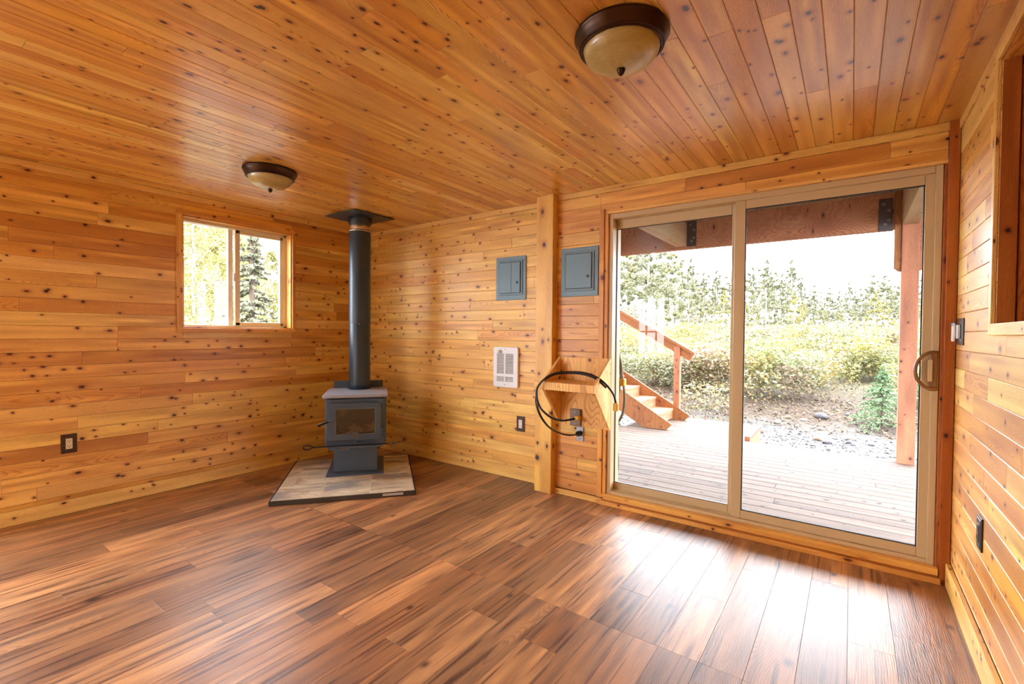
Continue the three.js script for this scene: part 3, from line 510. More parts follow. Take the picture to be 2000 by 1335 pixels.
// ───────────────────────── breaker panels ─────────────────────────
function breakerPanel(x, y, z, label, extra) {
  const t = thing('breaker_panel', label, 'breaker panel', [x, y, z]);
  const w = 0.31, h = 0.366;
  mesh('cover_frame', [rb(w, h, 0.008, 0.003, 0, 0, 0.006), rb(0.25, 0.295, 0.01, 0.004, 0.0, 0.004, 0.011)], panelGrey, t);
  const d = mesh('panel_door', rb(0.215, 0.258, 0.008, 0.003, -0.003, 0.005, 0.0195), panelGrey, t);
  mesh('door_gap', rb(0.226, 0.268, 0.003, 0.001, -0.003, 0.005, 0.0158), panelDark, t);
  if (extra) mesh('door_rib', rb(0.004, 0.255, 0.004, 0.0015, 0.012, 0.005, 0.024), panelGrey, d);
  mesh('latch', [cyl(0.011, 0.011, 0.004, 20).rotateX(Math.PI / 2).translate(0.077, -0.038, 0.025), cyl(0.005, 0.005, 0.006, 12).rotateX(Math.PI / 2).translate(0.077, -0.038, 0.026)], black, d);
  for (const [a, b] of [[-0.09, 0.16], [0.09, 0.165], [-0.09, -0.163], [0.085, -0.16]]) mesh('screw', cyl(0.004, 0.004, 0.003, 10).rotateX(Math.PI / 2).translate(a, b, 0.0112), steelPlate, t);
  for (const b of [0.1, -0.09]) mesh('hinge', rb(0.006, 0.03, 0.006, 0.002, -0.111, b, 0.02), panelDark, t);
}
breakerPanel(1.895, 1.7, 0.0, 'grey breaker panel with ribbed door on the back wall above the white heater', true);
breakerPanel(2.585, 1.7, ZC, 'grey breaker panel between the timber post and the glass door', false);
// ───────────────────────── wall heater ─────────────────────────
{
  const t = thing('wall_heater', 'white louvred electric wall heater on the back wall below a breaker panel', 'heater', [1.855, 0.946, 0]);
  const W2 = 0.125, H2 = 0.168, sh = new THREE.Shape(); const rr = (s, x0, y0, x1, y1, r) => { s.moveTo(x0 + r, y0); s.lineTo(x1 - r, y0); s.absarc(x1 - r, y0 + r, r, -Math.PI / 2, 0); s.lineTo(x1, y1 - r); s.absarc(x1 - r, y1 - r, r, 0, Math.PI / 2); s.lineTo(x0 + r, y1); s.absarc(x0 + r, y1 - r, r, Math.PI / 2, Math.PI); s.lineTo(x0, y0 + r); s.absarc(x0 + r, y0 + r, r, Math.PI, Math.PI * 1.5); };
  rr(sh, -W2, -H2, W2, H2, 0.014);
  for (const [a, b, c, d] of [[-0.092, -0.06, -0.012, 0.118], [0.0, -0.06, 0.085, 0.118], [-0.092, -0.128, -0.012, -0.078], [0.0, -0.128, 0.085, -0.078]]) { const p = new THREE.Path(); p.moveTo(a, b); p.lineTo(c, b); p.lineTo(c, d); p.lineTo(a, d); p.closePath(); sh.holes.push(p); }
  mesh('grille_cover', new THREE.ExtrudeGeometry(sh, { depth: 0.012, bevelEnabled: true, bevelSize: 0.004, bevelThickness: 0.004, bevelSegments: 2, curveSegments: 6 }).translate(0, 0, 0.006), heaterWhite, t);
  mesh('heater_body', bx(0.2, 0.28, 0.006, 0, 0, 0.004), darkHole, t);
  const slat = new THREE.BoxGeometry(0.082, 0.0052, 0.008).rotateX(0.25);
  const slat2 = new THREE.BoxGeometry(0.087, 0.0052, 0.008).rotateX(0.25);
  for (const [x, g] of [[-0.052, slat], [0.0425, slat2]]) {
    for (let k = 0; k < 17; k++) { const m = mesh('slat', g, heaterWhite, t); m.position.set(x, -0.055 + k * 0.0103, 0.014); }
    for (let k = 0; k < 5; k++) { const m = mesh('slat', g, heaterWhite, t); m.position.set(x, -0.123 + k * 0.0103, 0.014); }
  }
  mesh('thermostat_knob', [cyl(0.014, 0.016, 0.016, 20).rotateX(Math.PI / 2).translate(-0.055, 0.132, 0.03), bx(0.005, 0.026, 0.006, -0.055, 0.132, 0.04)], std(srgb(198, 196, 180), 0.4), t);
  for (const b of [0.152, -0.15]) mesh('screw', cyl(0.004, 0.004, 0.003, 10).rotateX(Math.PI / 2).translate(-0.005, b, 0.023), steelPlate, t);
}
// ───────────────────────── outlets and switch ─────────────────────────
function outlet(pos, turn, label, { w = 0.082, h = 0.128, plate = plateBrown, body = ivory, group } = {}) {
  const t = thing('wall_outlet', label, 'outlet', pos, turn, group);
  mesh('cover_plate', [rb(w, h, 0.006, 0.003, 0, 0, 0.003), rb(w - 0.016, h - 0.018, 0.006, 0.003, 0, 0, 0.005)], plate, t);
  const b = mesh('receptacle', rb(0.034, 0.07, 0.006, 0.002, 0, 0, 0.0075), body, t);
  for (const y of [0.017, -0.017]) mesh('slots', [bx(0.0025, 0.009, 0.001, -0.006, y + 0.003, 0.0107), bx(0.0025, 0.008, 0.001, 0.006, y + 0.003, 0.0107), cyl(0.0026, 0.0026, 0.001, 10).rotateX(Math.PI / 2).translate(0, y - 0.0065, 0.0107)], darkHole, b);
  return t;
}
outlet([0, 0.472, 2.428], Math.PI / 2, 'ivory outlet in a dark brown plate on the left wall below the window');
outlet([2.007, 0.476, 0], 0, 'white outlet in a dark brown plate on the back wall under the heater', { body: whitePlastic });
outlet([RW, 0.482, 0.726], -Math.PI / 2, 'dark outlet in a black-brown plate low on the right wall', { body: std(srgb(60, 50, 44), 0.4), plate: std(srgb(48, 36, 30), 0.32, { metalness: 0.3 }) });
{
  const t = thing('light_switch', 'light switch with a white lever in a dark plate by the door', 'switch', [RW, 1.262, 0.22], -Math.PI / 2);
  mesh('cover_plate', [rb(0.15, 0.126, 0.006, 0.003, 0, 0, 0.003), rb(0.13, 0.106, 0.006, 0.003, 0, 0, 0.005)], std(srgb(52, 44, 38), 0.32, { metalness: 0.3 }), t);
  mesh('rocker', [rb(0.034, 0.067, 0.01, 0.003, -0.024, 0, 0.009)], whitePlastic, t); mesh('rocker', rb(0.034, 0.067, 0.01, 0.003, 0.03, 0, 0.008), std(srgb(90, 82, 70), 0.4), t);
  mesh('remote_clip', [rb(0.03, 0.09, 0.012, 0.005, -0.045, -0.002, 0.022)], whitePlastic, t); mesh('blue_tab', rb(0.028, 0.02, 0.013, 0.004, -0.045, 0.034, 0.0225), std(srgb(110, 150, 200), 0.4), t);
}
// ───────────────────────── plywood shelf with outlets and cords ─────────────────────────
const SH = { x0: 2.43, x1: 2.853, zb: ZC + 0.022, zf: 0.345, top: 1.06, mid: 0.86, bot: 0.556 };
{
  const t = thing('plywood_shelf', 'small plywood wall shelf with triangular sides beside the glass door', 'shelf', [SH.x0, 0, ZC]);
  const w = SH.x1 - SH.x0, zb = SH.zb - ZC, zf = SH.zf - ZC;
  const back = new THREE.Shape([[0, SH.bot], [w, SH.bot - 0.008], [w, SH.top], [0, SH.top]].map((p) => new THREE.Vector2(...p))); const cut = new THREE.Path([[0.118, 0.548], [0.2, 0.548], [0.2, 0.672], [0.118, 0.672]].map((p) => new THREE.Vector2(...p)));
  mesh('back_panel', plyUV(new THREE.ExtrudeGeometry(back, { depth: 0.014, bevelEnabled: false }).translate(0, 0, zb - 0.002)), ply, t);
  for (const [x, m, o] of [[0, ply, 0.3], [w - 0.018, plyPale, 0.7]]) {
    const g = extrude([[zb + 0.012, SH.top], [zf, SH.mid + 0.03], [zf, SH.mid - 0.03], [zb + 0.012, SH.bot]], 0.018).rotateY(-Math.PI / 2).translate(x + 0.018, 0, 0);
    mesh('side_panel', plyUV(g, 1.2, o, o * 2), m, t);
  }
  mesh('shelf_board', plyUV(bb(0.018, SH.mid + 0.012, zb + 0.012, w - 0.018, SH.mid + 0.028, zf), 1.2, 0.1, 0.4), ply, t);
  mesh('front_rail', plyUV(rb(w + 0.06, 0.056, 0.02, 0.002, w / 2 - 0.03, SH.mid + 0.001, zf + 0.01, 1), 1.2, 0.5, 0.1), plyPale, t, 'pale front rail');
  for (const [a, b] of [[0.05, 1.0], [0.3, 1.03], [0.36, 1.0], [0.2, 0.93], [0.3, 0.94], [0.08, 0.72], [0.3, 0.6]]) mesh('screw', cyl(0.003, 0.003, 0.001, 8).rotateX(Math.PI / 2).translate(a, b, zb + 0.0125), darkHole, t);
}
const zo = SH.zb + 0.0125;
{ const t = thing('power_inlet', 'grey square power outlet on the plywood shelf back with a yellow plug in it', 'outlet', [2.586, 0.613, zo]);
  mesh('cover_plate', rb(0.088, 0.126, 0.018, 0.004, 0, 0, 0.009), std(srgb(112, 92, 78), 0.4, { metalness: 0.3 }), t);
  for (const y of [0.04, -0.045]) mesh('screw', cyl(0.004, 0.004, 0.003, 10).rotateX(Math.PI / 2).translate(0, y, 0.019), steelPlate, t); }
{ const t = thing('steel_outlet', 'steel-plated outlet with a black plug under the plywood shelf', 'outlet', [2.604, 0.484, ZC]);
  mesh('cover_plate', rb(0.06, 0.108, 0.008, 0.003, 0, 0, 0.004), steelPlate, t);
  mesh('screw', cyl(0.004, 0.004, 0.003, 10).rotateX(Math.PI / 2).translate(0, -0.035, 0.009), darkHole, t); }
{ // heavy black cord looped over the shelf to a yellow coupling
  const P = (x, y, z) => at(x, y, 'z', z);
  const t = thing('extension_cord', 'black power cord looped over the plywood shelf with yellow ends', 'cord');
  const end = P(1203, 789, 0.2), plug = P(1126, 816, zo + 0.045);
  mesh('cord', tube([P(1126, 816, zo + 0.04), P(1117, 818.5, zo + 0.075), P(1094, 820.5, 0.3), P(1072, 812, 0.4), P(1055, 795, 0.41), P(1048, 772, 0.4), P(1050, 756, 0.4), P(1063, 740, 0.39), P(1082, 729, 0.36), P(1110, 726, 0.32), P(1142, 728, 0.3), P(1168, 738, 0.28), P(1186, 753, 0.26), P(1199, 772, 0.22), end], 0.0075, 120, 8), cordBlack, t);
  mesh('doubled_cord', tube([P(1062, 741.5, 0.372), P(1082, 731, 0.35), P(1110, 728, 0.31), P(1142, 731, 0.29), P(1166, 741, 0.285), P(1184, 757, 0.272)], 0.0075, 60, 8), cordBlack, t);
  mesh('coupling', [rb(0.034, 0.055, 0.03, 0.006, end.x, end.y - 0.02, end.z), cyl(0.008, 0.011, 0.02, 12, end.x, end.y + 0.013, end.z)], yellowPlug, t, 'yellow cord coupling');
  mesh('plug', [rb(0.04, 0.032, 0.04, 0.007, plug.x + 0.005, plug.y, zo + 0.037)], yellowPlug, t, 'yellow plug');
  const t2 = thing('electric_cable', 'thin black twin cord hanging in a loop from shelf to lower outlet', 'cord');
  const pl = P(1131, 846, ZC + 0.03);
  mesh('cord', tube([P(1128, 846.5, ZC + 0.045), P(1120, 849, ZC + 0.09), P(1096, 846, 0.24), P(1072, 834, 0.34), P(1055, 812, 0.4), P(1046.5, 785, 0.405), P(1048, 764, 0.4)], 0.005, 60, 6), cordBlack, t2);
  mesh('cord', tube([P(1128, 848, ZC + 0.045), P(1112, 850, ZC + 0.09), P(1090, 844, 0.24), P(1068, 828, 0.35), P(1052, 800, 0.415), P(1049, 764, 0.41)], 0.004, 60, 6), cordBlack, t2);
  mesh('plug', [cyl(0.021, 0.021, 0.03, 20).rotateX(Math.PI / 2).translate(2.604, 0.49, ZC + 0.023), cyl(0.009, 0.017, 0.022, 16).rotateX(Math.PI / 2).translate(2.604, 0.49, ZC + 0.046)], black, t2);
}
// ───────────────────────── porch: deck, beams, post, stair ─────────────────────────
const DY = -0.06, DZ = -3.1;              // deck height and far edge
{
  const d = thing('deck', 'weathered wooden porch deck outside the glass door', 'deck');
  const R = rng(91); let z = -0.18;
  while (z > DZ + 0.02) {
    const w = 0.139; let x = -0.6 - R() * 2.5;
    while (x < 7.6) { const L = 3.2 + R() * 1.6, x1 = Math.min(7.6, x + L), g = plank(x1 - x - 0.002, w - 0.005, 0.036, { strip: Math.floor(R() * NS), u0: R() * 2.4, bev: 0.003 }); if (x1 > 0.6) { const m = mesh('deck_board', g.rotateX(-Math.PI / 2), deckMats[Math.floor(R() * 3)], d); m.position.set((x + x1) / 2, DY, z - w / 2); } x = x1; }
    z -= w;
  }
  mesh('joist', [timber(0.6, -0.26, DZ + 0.005, 7.6, DY - 0.04, DZ + 0.045, 8), bb(0.6, -0.24, -3.0, 7.6, DY - 0.12, -0.2)], outWood, d);
}
{
  const d = thing('stair_landing', 'small wooden landing at the foot of the outside stair', 'landing');
  const R = rng(92);
  for (let z = DZ - 0.012; z > -4.25; z -= 0.139) { const g = plank(1.55, 0.134, 0.036, { strip: Math.floor(R() * NS), u0: R() * 2.4, bev: 0.003 }), m = mesh('deck_board', g.rotateX(-Math.PI / 2), deckMats[Math.floor(R() * 3)], d); m.position.set(2.44, DY - 0.012, z - 0.07); }
  mesh('edge_post', timber(3.2, -0.34, -3.24, 3.26, DY + 0.05, -3.13, 9), outWood, d); mesh('rim', timber(1.67, -0.34, -4.28, 3.215, -0.108, -3.13, 12), outWood, d);
}
{
  const s = thing('outdoor_stair', 'brown wooden outdoor stair with handrail climbing from the deck landing', 'stair');
  const slope = 0.585, zN = -3.2, zF = -4.08, x0 = 2.289, y0 = 0.012;
  const str = (z) => { const n = 7 * 0.265, sh = [[x0, y0], [x0 - n, y0 + n * slope], [x0 - n - 0.15, y0 + n * slope - 0.26], [1.89, -0.068], [2.21, -0.068]]; return extrude(sh, 0.038).translate(0, 0, z - 0.038); };
  const uvFix = (g) => plyUV(g, 1.2, 0.2, 0.3);
  const stm = new THREE.MeshStandardMaterial({ map: plyTex, color: new THREE.Color().setRGB(0.31, 0.185, 0.15), roughness: 0.75 });
  mesh('stringer', uvFix(str(zN)), stm, s); mesh('stringer', uvFix(str(zF)), stm, s);
  for (let k = 0; k < 7; k++) {
    const xt = 2.03 - k * 0.265, yt = 0.105 + k * 0.155;
    mesh('tread', timber(xt - 0.27, yt - 0.036, zF, xt + 0.012, yt, zN - 0.038, (k * 5) % NS), outWood, s);
    mesh('riser', timber(xt - 0.02, yt - 0.155, zF, xt, yt - 0.036, zN - 0.038, (k * 3 + 1) % NS), outWood, s);
  }
  const rz = zF - 0.05;
  mesh('rail_post', timber(2.035, -0.07, rz - 0.04, 2.125, 1.06, rz + 0.04, 15), outWood, s);
  mesh('handrail', [bar([2.3, 0.9, rz], [0.3, 0.9 + 2.0 * 0.56, rz], 0.04, 0.135), bar([2.3, 0.972, rz + 0.005], [0.3, 0.972 + 2.0 * 0.56, rz + 0.005], 0.1, 0.035)], stm, s);
}
{
  const p = thing('porch_post', 'square brown porch post standing on the far deck edge', 'post', [4.716, DY, -3.02]);
  mesh('shaft', timber(-0.07, 0, -0.07, 0.07, 2.81, 0.07, 6), outWood, p);
  for (const s of [-1, 1]) {
    const sh = extrude([[0, 2.0], [0.04, 1.965], [0.06, 1.965], [0.06, 2.8], [0, 2.8]].map(([a, b]) => [s < 0 ? -0.128 + a : 0.128 - a, b]), 0.09).translate(0, 0, -0.045);
    mesh('side_plate', plyUV(sh, 1.2, 0.1, 0.2), new THREE.MeshStandardMaterial({ map: plyTex, color: new THREE.Color().setRGB(0.3, 0.19, 0.16), roughness: 0.75 }), p);
  }
}
{
  const b = thing('porch_beam', 'long brown beam carrying the porch roof beyond the glass door', 'beam');
  mesh('girder', timber(-1.5, 2.336, -3.09, 4.585, 2.71, -3.0, 4), outWood, b); mesh('girder', timber(4.848, 2.336, -3.09, 8.0, 2.71, -3.0, 4), outWood, b); mesh('cap_strip', timber(-1.5, 2.71, -3.12, 4.585, 2.75, -2.98, 2), outPale, b);
  for (const [x0, y0] of [[2.51, 2.37], [4.454, 2.335]]) {
    mesh('steel_bracket', rb(0.115, 0.33, 0.008, 0.003, x0 + 0.058, y0 + 0.16, -2.994), std(srgb(70, 66, 66), 0.5, { metalness: 0.5 }), b, 'dark bolted steel plate');
    for (const [a, c] of [[0.045, 0.06], [0.075, 0.1], [0.075, 0.2], [0.03, 0.27]]) mesh('bolt', cyl(0.016, 0.018, 0.014, 8).rotateX(Math.PI / 2).translate(x0 + a + 0.01, y0 + c, -2.985), std(srgb(110, 106, 98), 0.5, { metalness: 0.5 }), b);
  }
}
for (const [x, lab] of [[2.44, 'pale roof joist running from the house to the porch beam over the fixed glass panel'], [4.71, 'pale roof joist running from the house to the porch post'], [0.3, 'pale roof joist running from the house to the porch beam above the stair'], [7.0, 'pale roof joist running to the porch beam beyond the porch post']])
  { const j = thing('roof_joist', lab, 'joist', [x, 2.37, -1.6]); mesh('joist_timber', timber(-0.065, 0, -1.395, 0.065, 0.38, 1.4, 0), outPale, j); }
{
  const r = thing('porch_roof', 'boarded underside of the porch roof', 'roof');
  const R = rng(64); for (let z = -0.2; z > -3.3; z -= 0.2) mesh('roof_board', timber(-1.6, 2.752, z - 0.196, 8.1, 2.78, z, Math.floor(R() * NS)), outPale, r);
}
{ // siding of the house above the door, seen by the light only
  const h = thing('house_siding', 'outer wall of the upper floor over the porch', 'wall', [0, 0, 0], 0, undefined, 'structure');
  mesh('siding', bb(-T, RH + 0.22, -T, RW + T, 3.4, -0.05), outWood, h);
}
{ // grey-tan cable coil hanging outside by the door
  const P = (x, y) => at(x, y, 'z', -0.3), m = std(srgb(104, 96, 72), 0.5);
  const t = thing('outdoor_cable', 'olive-grey outdoor cable coil hanging outside the glass door with a yellow plug', 'cable');
  mesh('cable', tube([P(1196, 690), P(1202, 688), P(1208, 700), P(1212, 720), P(1215, 740)], 0.016, 30, 8), m, t);
  mesh('cable', tube([P(1196, 676), P(1203, 682), P(1211, 702), P(1214, 725), P(1210, 750), P(1206, 775), P(1198, 800)], 0.013, 40, 8), m, t);
  mesh('cable', tube([P(1218, 752), P(1220, 775), P(1218, 800), P(1210, 820), P(1196, 832)], 0.011, 40, 8), m, t);
  mesh('cable', tube([P(1196, 862), P(1204, 876), P(1207, 900), P(1204, 925), P(1198, 940)], 0.01, 40, 8), m, t);
  const e = P(1216.5, 746); mesh('plug', [rb(0.045, 0.06, 0.045, 0.01, e.x, e.y, e.z)], yellowPlug, t, 'yellow plug');
}
// ───────────────────────── ground ─────────────────────────
function gy(x, z) {
  const out = Math.max(0, -z - 5.6), bank = sstep(5.6, 8.6, -z) * 0.42, far = Math.max(0, -z - 8) * 0.022;
  const left = sstep(4, 12, -x) * 0.35;
  return -0.3 + bank + far + left + 0.05 * (vnoise(x * 0.9, z * 0.9, 700) - 0.5) * sstep(4.5, 7, -z + Math.max(0, -x)) + out * 0;
}
{
  const nx = 130, nz = 150, P = [], C = [], I = [], U = [];
  for (let j = 0; j <= nz; j++) for (let i = 0; i <= nx; i++) {
    const s = i / nx * 2 - 1, t = j / nz, x = 3 + 95 * Math.sign(s) * Math.pow(Math.abs(s), 1.8), z = 12 - 125 * Math.pow(t, 1.5);
    const zz = z < 0 && z > -14 ? z : z; P.push(x, gy(x, zz), zz); U.push(x / 2, zz / 2);
    const n = vnoise(x * 2.3, zz * 2.3, 720), d = -zz + (n - 0.5) * 1.4;
    const gravel = [0.11, 0.108, 0.107], dirt = [0.07, 0.046, 0.031], grass = [0.085, 0.078, 0.036];
    const a = sstep(5.3, 6.4, d), b = sstep(7.6, 9.4, d), l = sstep(4.4, 5.4, -x);
    C.push(...gravel.map((g, k) => mix(mix(mix(g, dirt[k], a), grass[k], b), grass[k], l)));
  }
  for (let j = 0; j < nz; j++) for (let i = 0; i < nx; i++) { const a = j * (nx + 1) + i, b = a + 1, c = a + nx + 1, d = c + 1; I.push(a, b, c, b, d, c); }
  const g = new THREE.BufferGeometry(); g.setAttribute('position', new THREE.Float32BufferAttribute(P, 3)); g.setAttribute('color', new THREE.Float32BufferAttribute(C, 3)); g.setAttribute('uv', new THREE.Float32BufferAttribute(U, 2)); g.setIndex(I); g.computeVertexNormals();
  const gt = speckTexture(77, [150, 150, 150], [255, 252, 246], [190, 180, 165]);
  const m = mesh('ground', g, new THREE.MeshStandardMaterial({ vertexColors: true, map: gt, bumpMap: gt, bumpScale: 0.01, roughness: 0.95 })); tag(m, 'gravel yard and brown earth bank outside', 'ground', undefined, 'structure');
}
const stoneGeo = [1, 2, 3].map((s) => { const g = new THREE.IcosahedronGeometry(1, 2), p = g.attributes.position; for (let i = 0; i < p.count; i++) { const v = V(p.getX(i), p.getY(i), p.getZ(i)), k = 0.78 + 0.4 * vnoise(v.x * 1.3 + s * 9, v.y * 1.3 + v.z * 1.7, 40 + s); p.setXYZ(i, v.x * k, v.y * k * 0.62, v.z * k * 0.85); } g.computeVertexNormals(); return g; });
const stoneMats = [[84, 84, 87], [100, 95, 88], [74, 71, 75], [92, 77, 65]].map((c) => std(srgb(...c), 0.9));
{
  const R = rng(2025);
  const n = 7000, im = new THREE.InstancedMesh(new THREE.IcosahedronGeometry(1, 0), std(0xffffff, 0.95), n), M = new THREE.Matrix4(), q = new THREE.Quaternion(), c = new THREE.Color();
  for (let k = 0; k < n; k++) {
    const x = -0.5 + R() * 9, d = 3.2 + Math.pow(R(), 0.9) * 4.4, s = 0.008 + R() * 0.016 + (R() < 0.05 ? 0.015 : 0), z = -d;
    q.setFromEuler(new THREE.Euler(R() * 6, R() * 6, R() * 6)); M.compose(V(x, gy(x, z) + s * 0.3, z), q, V(s, s * 0.6, s * 0.85)); im.setMatrixAt(k, M);
    const w = sstep(5.4, 6.6, d), v = 0.07 + R() * 0.1; c.setRGB(mix(v, v * 0.9, w), mix(v * 0.98, v * 0.68, w), mix(v * 0.96, v * 0.46, w)); im.setColorAt(k, c);
  }
  im.name = 'gravel'; im.castShadow = im.receiveShadow = true; scene.add(im); tag(im, 'loose grey gravel and litter between deck and bank', 'gravel', undefined, 'stuff');
}
{ // fallen leaves and twigs on the bank
  const R = rng(2031), n = 9000, im = new THREE.InstancedMesh(new THREE.CircleGeometry(1, 5), std(0xffffff, 0.95, { side: THREE.DoubleSide }), n), M = new THREE.Matrix4(), q = new THREE.Quaternion(), c = new THREE.Color();
  for (let k = 0; k < n; k++) {
    const x = -1 + R() * 10.5, z = -5.6 - R() * 4.6, s = 0.012 + R() * 0.03, t = R(); q.setFromEuler(new THREE.Euler(-1.57 + (R() - 0.5) * 1.3, R() * 6, R() * 6));
    M.compose(V(x, gy(x, z) + 0.008 + R() * 0.02, z), q, V(s * (t < 0.3 ? 3 : 1), s * (t < 0.3 ? 0.2 : 0.7), s)); im.setMatrixAt(k, M);
    const p = [[0.13, 0.075, 0.04], [0.18, 0.12, 0.06], [0.09, 0.05, 0.03], [0.2, 0.16, 0.06], [0.12, 0.13, 0.05]][Math.floor(R() * 5)]; im.setColorAt(k, c.setRGB(...p));
  }
  im.name = 'leaf_litter'; im.castShadow = im.receiveShadow = true; scene.add(im); tag(im, 'fallen leaves and twigs strewn over the earth bank', 'litter', undefined, 'stuff');
}
// ───────────────────────── plants ─────────────────────────
function leafCloud(n, place, size, color, seed) {
  const R = rng(seed), P = new Float32Array(n * 12), N = new Float32Array(n * 12), C = new Float32Array(n * 12), I = [];
  const u = V(0, 0, 0), w = V(0, 0, 0), nn = V(0, 0, 0);
  for (let k = 0; k < n; k++) {
    const p = place(R), s = size * (0.6 + 0.8 * R()), c = color(R, p);
    nn.set(R() - 0.5, R() - 0.2, R() - 0.5).normalize(); u.set(R() - 0.5, R() - 0.5, R() - 0.5).cross(nn).normalize(); w.crossVectors(nn, u);
    [[-0.5, 0], [0, -0.32], [0.5, 0], [0, 0.32]].forEach(([a, b], i) => { const o = k * 12 + i * 3; P[o] = p[0] + (u.x * a + w.x * b) * s; P[o + 1] = p[1] + (u.y * a + w.y * b) * s; P[o + 2] = p[2] + (u.z * a + w.z * b) * s; N[o] = nn.x; N[o + 1] = nn.y; N[o + 2] = nn.z; C[o] = c[0]; C[o + 1] = c[1]; C[o + 2] = c[2]; });
    I.push(k * 4, k * 4 + 1, k * 4 + 2, k * 4, k * 4 + 2, k * 4 + 3);
  }
  const g = new THREE.BufferGeometry(); g.setAttribute('position', new THREE.BufferAttribute(P, 3)); g.setAttribute('normal', new THREE.BufferAttribute(N, 3)); g.setAttribute('color', new THREE.BufferAttribute(C, 3)); g.setIndex(I); return g;
}
const leafMat = new THREE.MeshPhysicalMaterial({ vertexColors: true, roughness: 0.8, side: THREE.DoubleSide, transmission: 0.35, thickness: 0 });
const needleMat = new THREE.MeshStandardMaterial({ vertexColors: true, roughness: 0.85, side: THREE.DoubleSide });
const barkPale = std(srgb(122, 116, 106), 0.9), barkBrown = std(srgb(74, 62, 52), 0.95);
const YEL = [[0.22, 0.2, 0.042], [0.19, 0.19, 0.045], [0.165, 0.18, 0.045], [0.24, 0.18, 0.045], [0.27, 0.235, 0.07]], GRN = [[0.13, 0.14, 0.06], [0.15, 0.15, 0.062], [0.11, 0.122, 0.056], [0.17, 0.16, 0.068]], ORG = [[0.22, 0.13, 0.04], [0.24, 0.165, 0.045], [0.19, 0.155, 0.05]];
const pick = (list) => (R) => { const c = list[Math.floor(R() * list.length)], v = 0.75 + 0.5 * R(); return [c[0] * v, c[1] * v, c[2] * v]; };
function crownPlace(h, base, width, clumps, seed) {        // leaves gather in clumps up a tapering crown
  const R0 = rng(seed), cl = []; for (let k = 0; k < clumps; k++) { const t = Math.pow(R0(), 0.8), y = base + (h - base) * t, r = width * (t < 0.3 ? 0.55 + 1.5 * t : 1 - 0.92 * Math.pow((t - 0.3) / 0.7, 1.3)) * Math.sqrt(R0()), a = R0() * 6.283; cl.push([r * Math.cos(a), y, r * Math.sin(a), (0.3 + 0.5 * R0()) * width * 0.42 * (1.1 - 0.7 * t)]); }
  return (R) => { const c = cl[Math.floor(R() * cl.length)], s = c[3], a = R() * 6.283, b = Math.acos(2 * R() - 1), r = s * Math.cbrt(R()); return [c[0] + r * Math.sin(b) * Math.cos(a), c[1] + r * Math.cos(b) * 1.2, c[2] + r * Math.sin(b) * Math.sin(a)]; };
}
function stemGeo(h, r, n, spread, seed, base) {
  const R = rng(seed), g = [new THREE.CylinderGeometry(r * 0.25, r, h, 7).translate(0, h / 2, 0)];
  for (let k = 0; k < n; k++) { const y = base + (h - base) * R() * 0.9, a = R() * 6.283, L = spread * (0.5 + 0.6 * R()); g.push(tube([[0, y, 0], [Math.cos(a) * L * 0.5, y + L * 0.42, Math.sin(a) * L * 0.5], [Math.cos(a) * L, y + L * 0.7, Math.sin(a) * L]], r * 0.18, 5, 4)); }
  return mergeGeometries(g.map((q) => { const m = q.toNonIndexed(); m.deleteAttribute('uv'); return m; }));
}
function protoTree(h, base, width, n, leaf, colors, seed, pale = true, clumps = 46) { return { h, r: width * 1.12, leaf: leafCloud(n, crownPlace(h, base, width, clumps, seed), leaf, pick(colors), seed + 1), stem: stemGeo(h * 0.96, h * 0.011, 16, width * 0.9, seed + 2, base), bark: pale ? barkPale : barkBrown }; }
const protos = [protoTree(9, 0.25, 1.35, 7600, 0.12, GRN, 11), protoTree(9, 0.25, 1.2, 7000, 0.12, [...GRN, ...YEL], 22), protoTree(9, 0.2, 1.5, 7600, 0.12, YEL, 33), protoTree(9, 0.3, 0.95, 5600, 0.11, GRN, 44), protoTree(5, 0.2, 1.2, 12000, 0.07, YEL, 55, true, 110), protoTree(5, 0.3, 1.0, 5000, 0.08, ORG, 66)];
const rooted = [];                        // stands of trees keep their crowns apart
const freeSpot = (x, z, r) => rooted.every(([a, b, q]) => Math.hypot(a - x, b - z) > r + q);
function plantTree(k, x, z, h, label, group, turn = 0, wide = 1) {
  const p = protos[k], s = h / p.h; rooted.push([x, z, p.r * s * wide]); const t = thing('birch_tree', label, 'tree', [x, gy(x, z) - 0.03, z], turn, group); t.scale.set(s * wide, s, s * wide);
  mesh('trunk', p.stem, p.bark, t); mesh('leaf_crown', p.leaf, leafMat, t); return t;
}
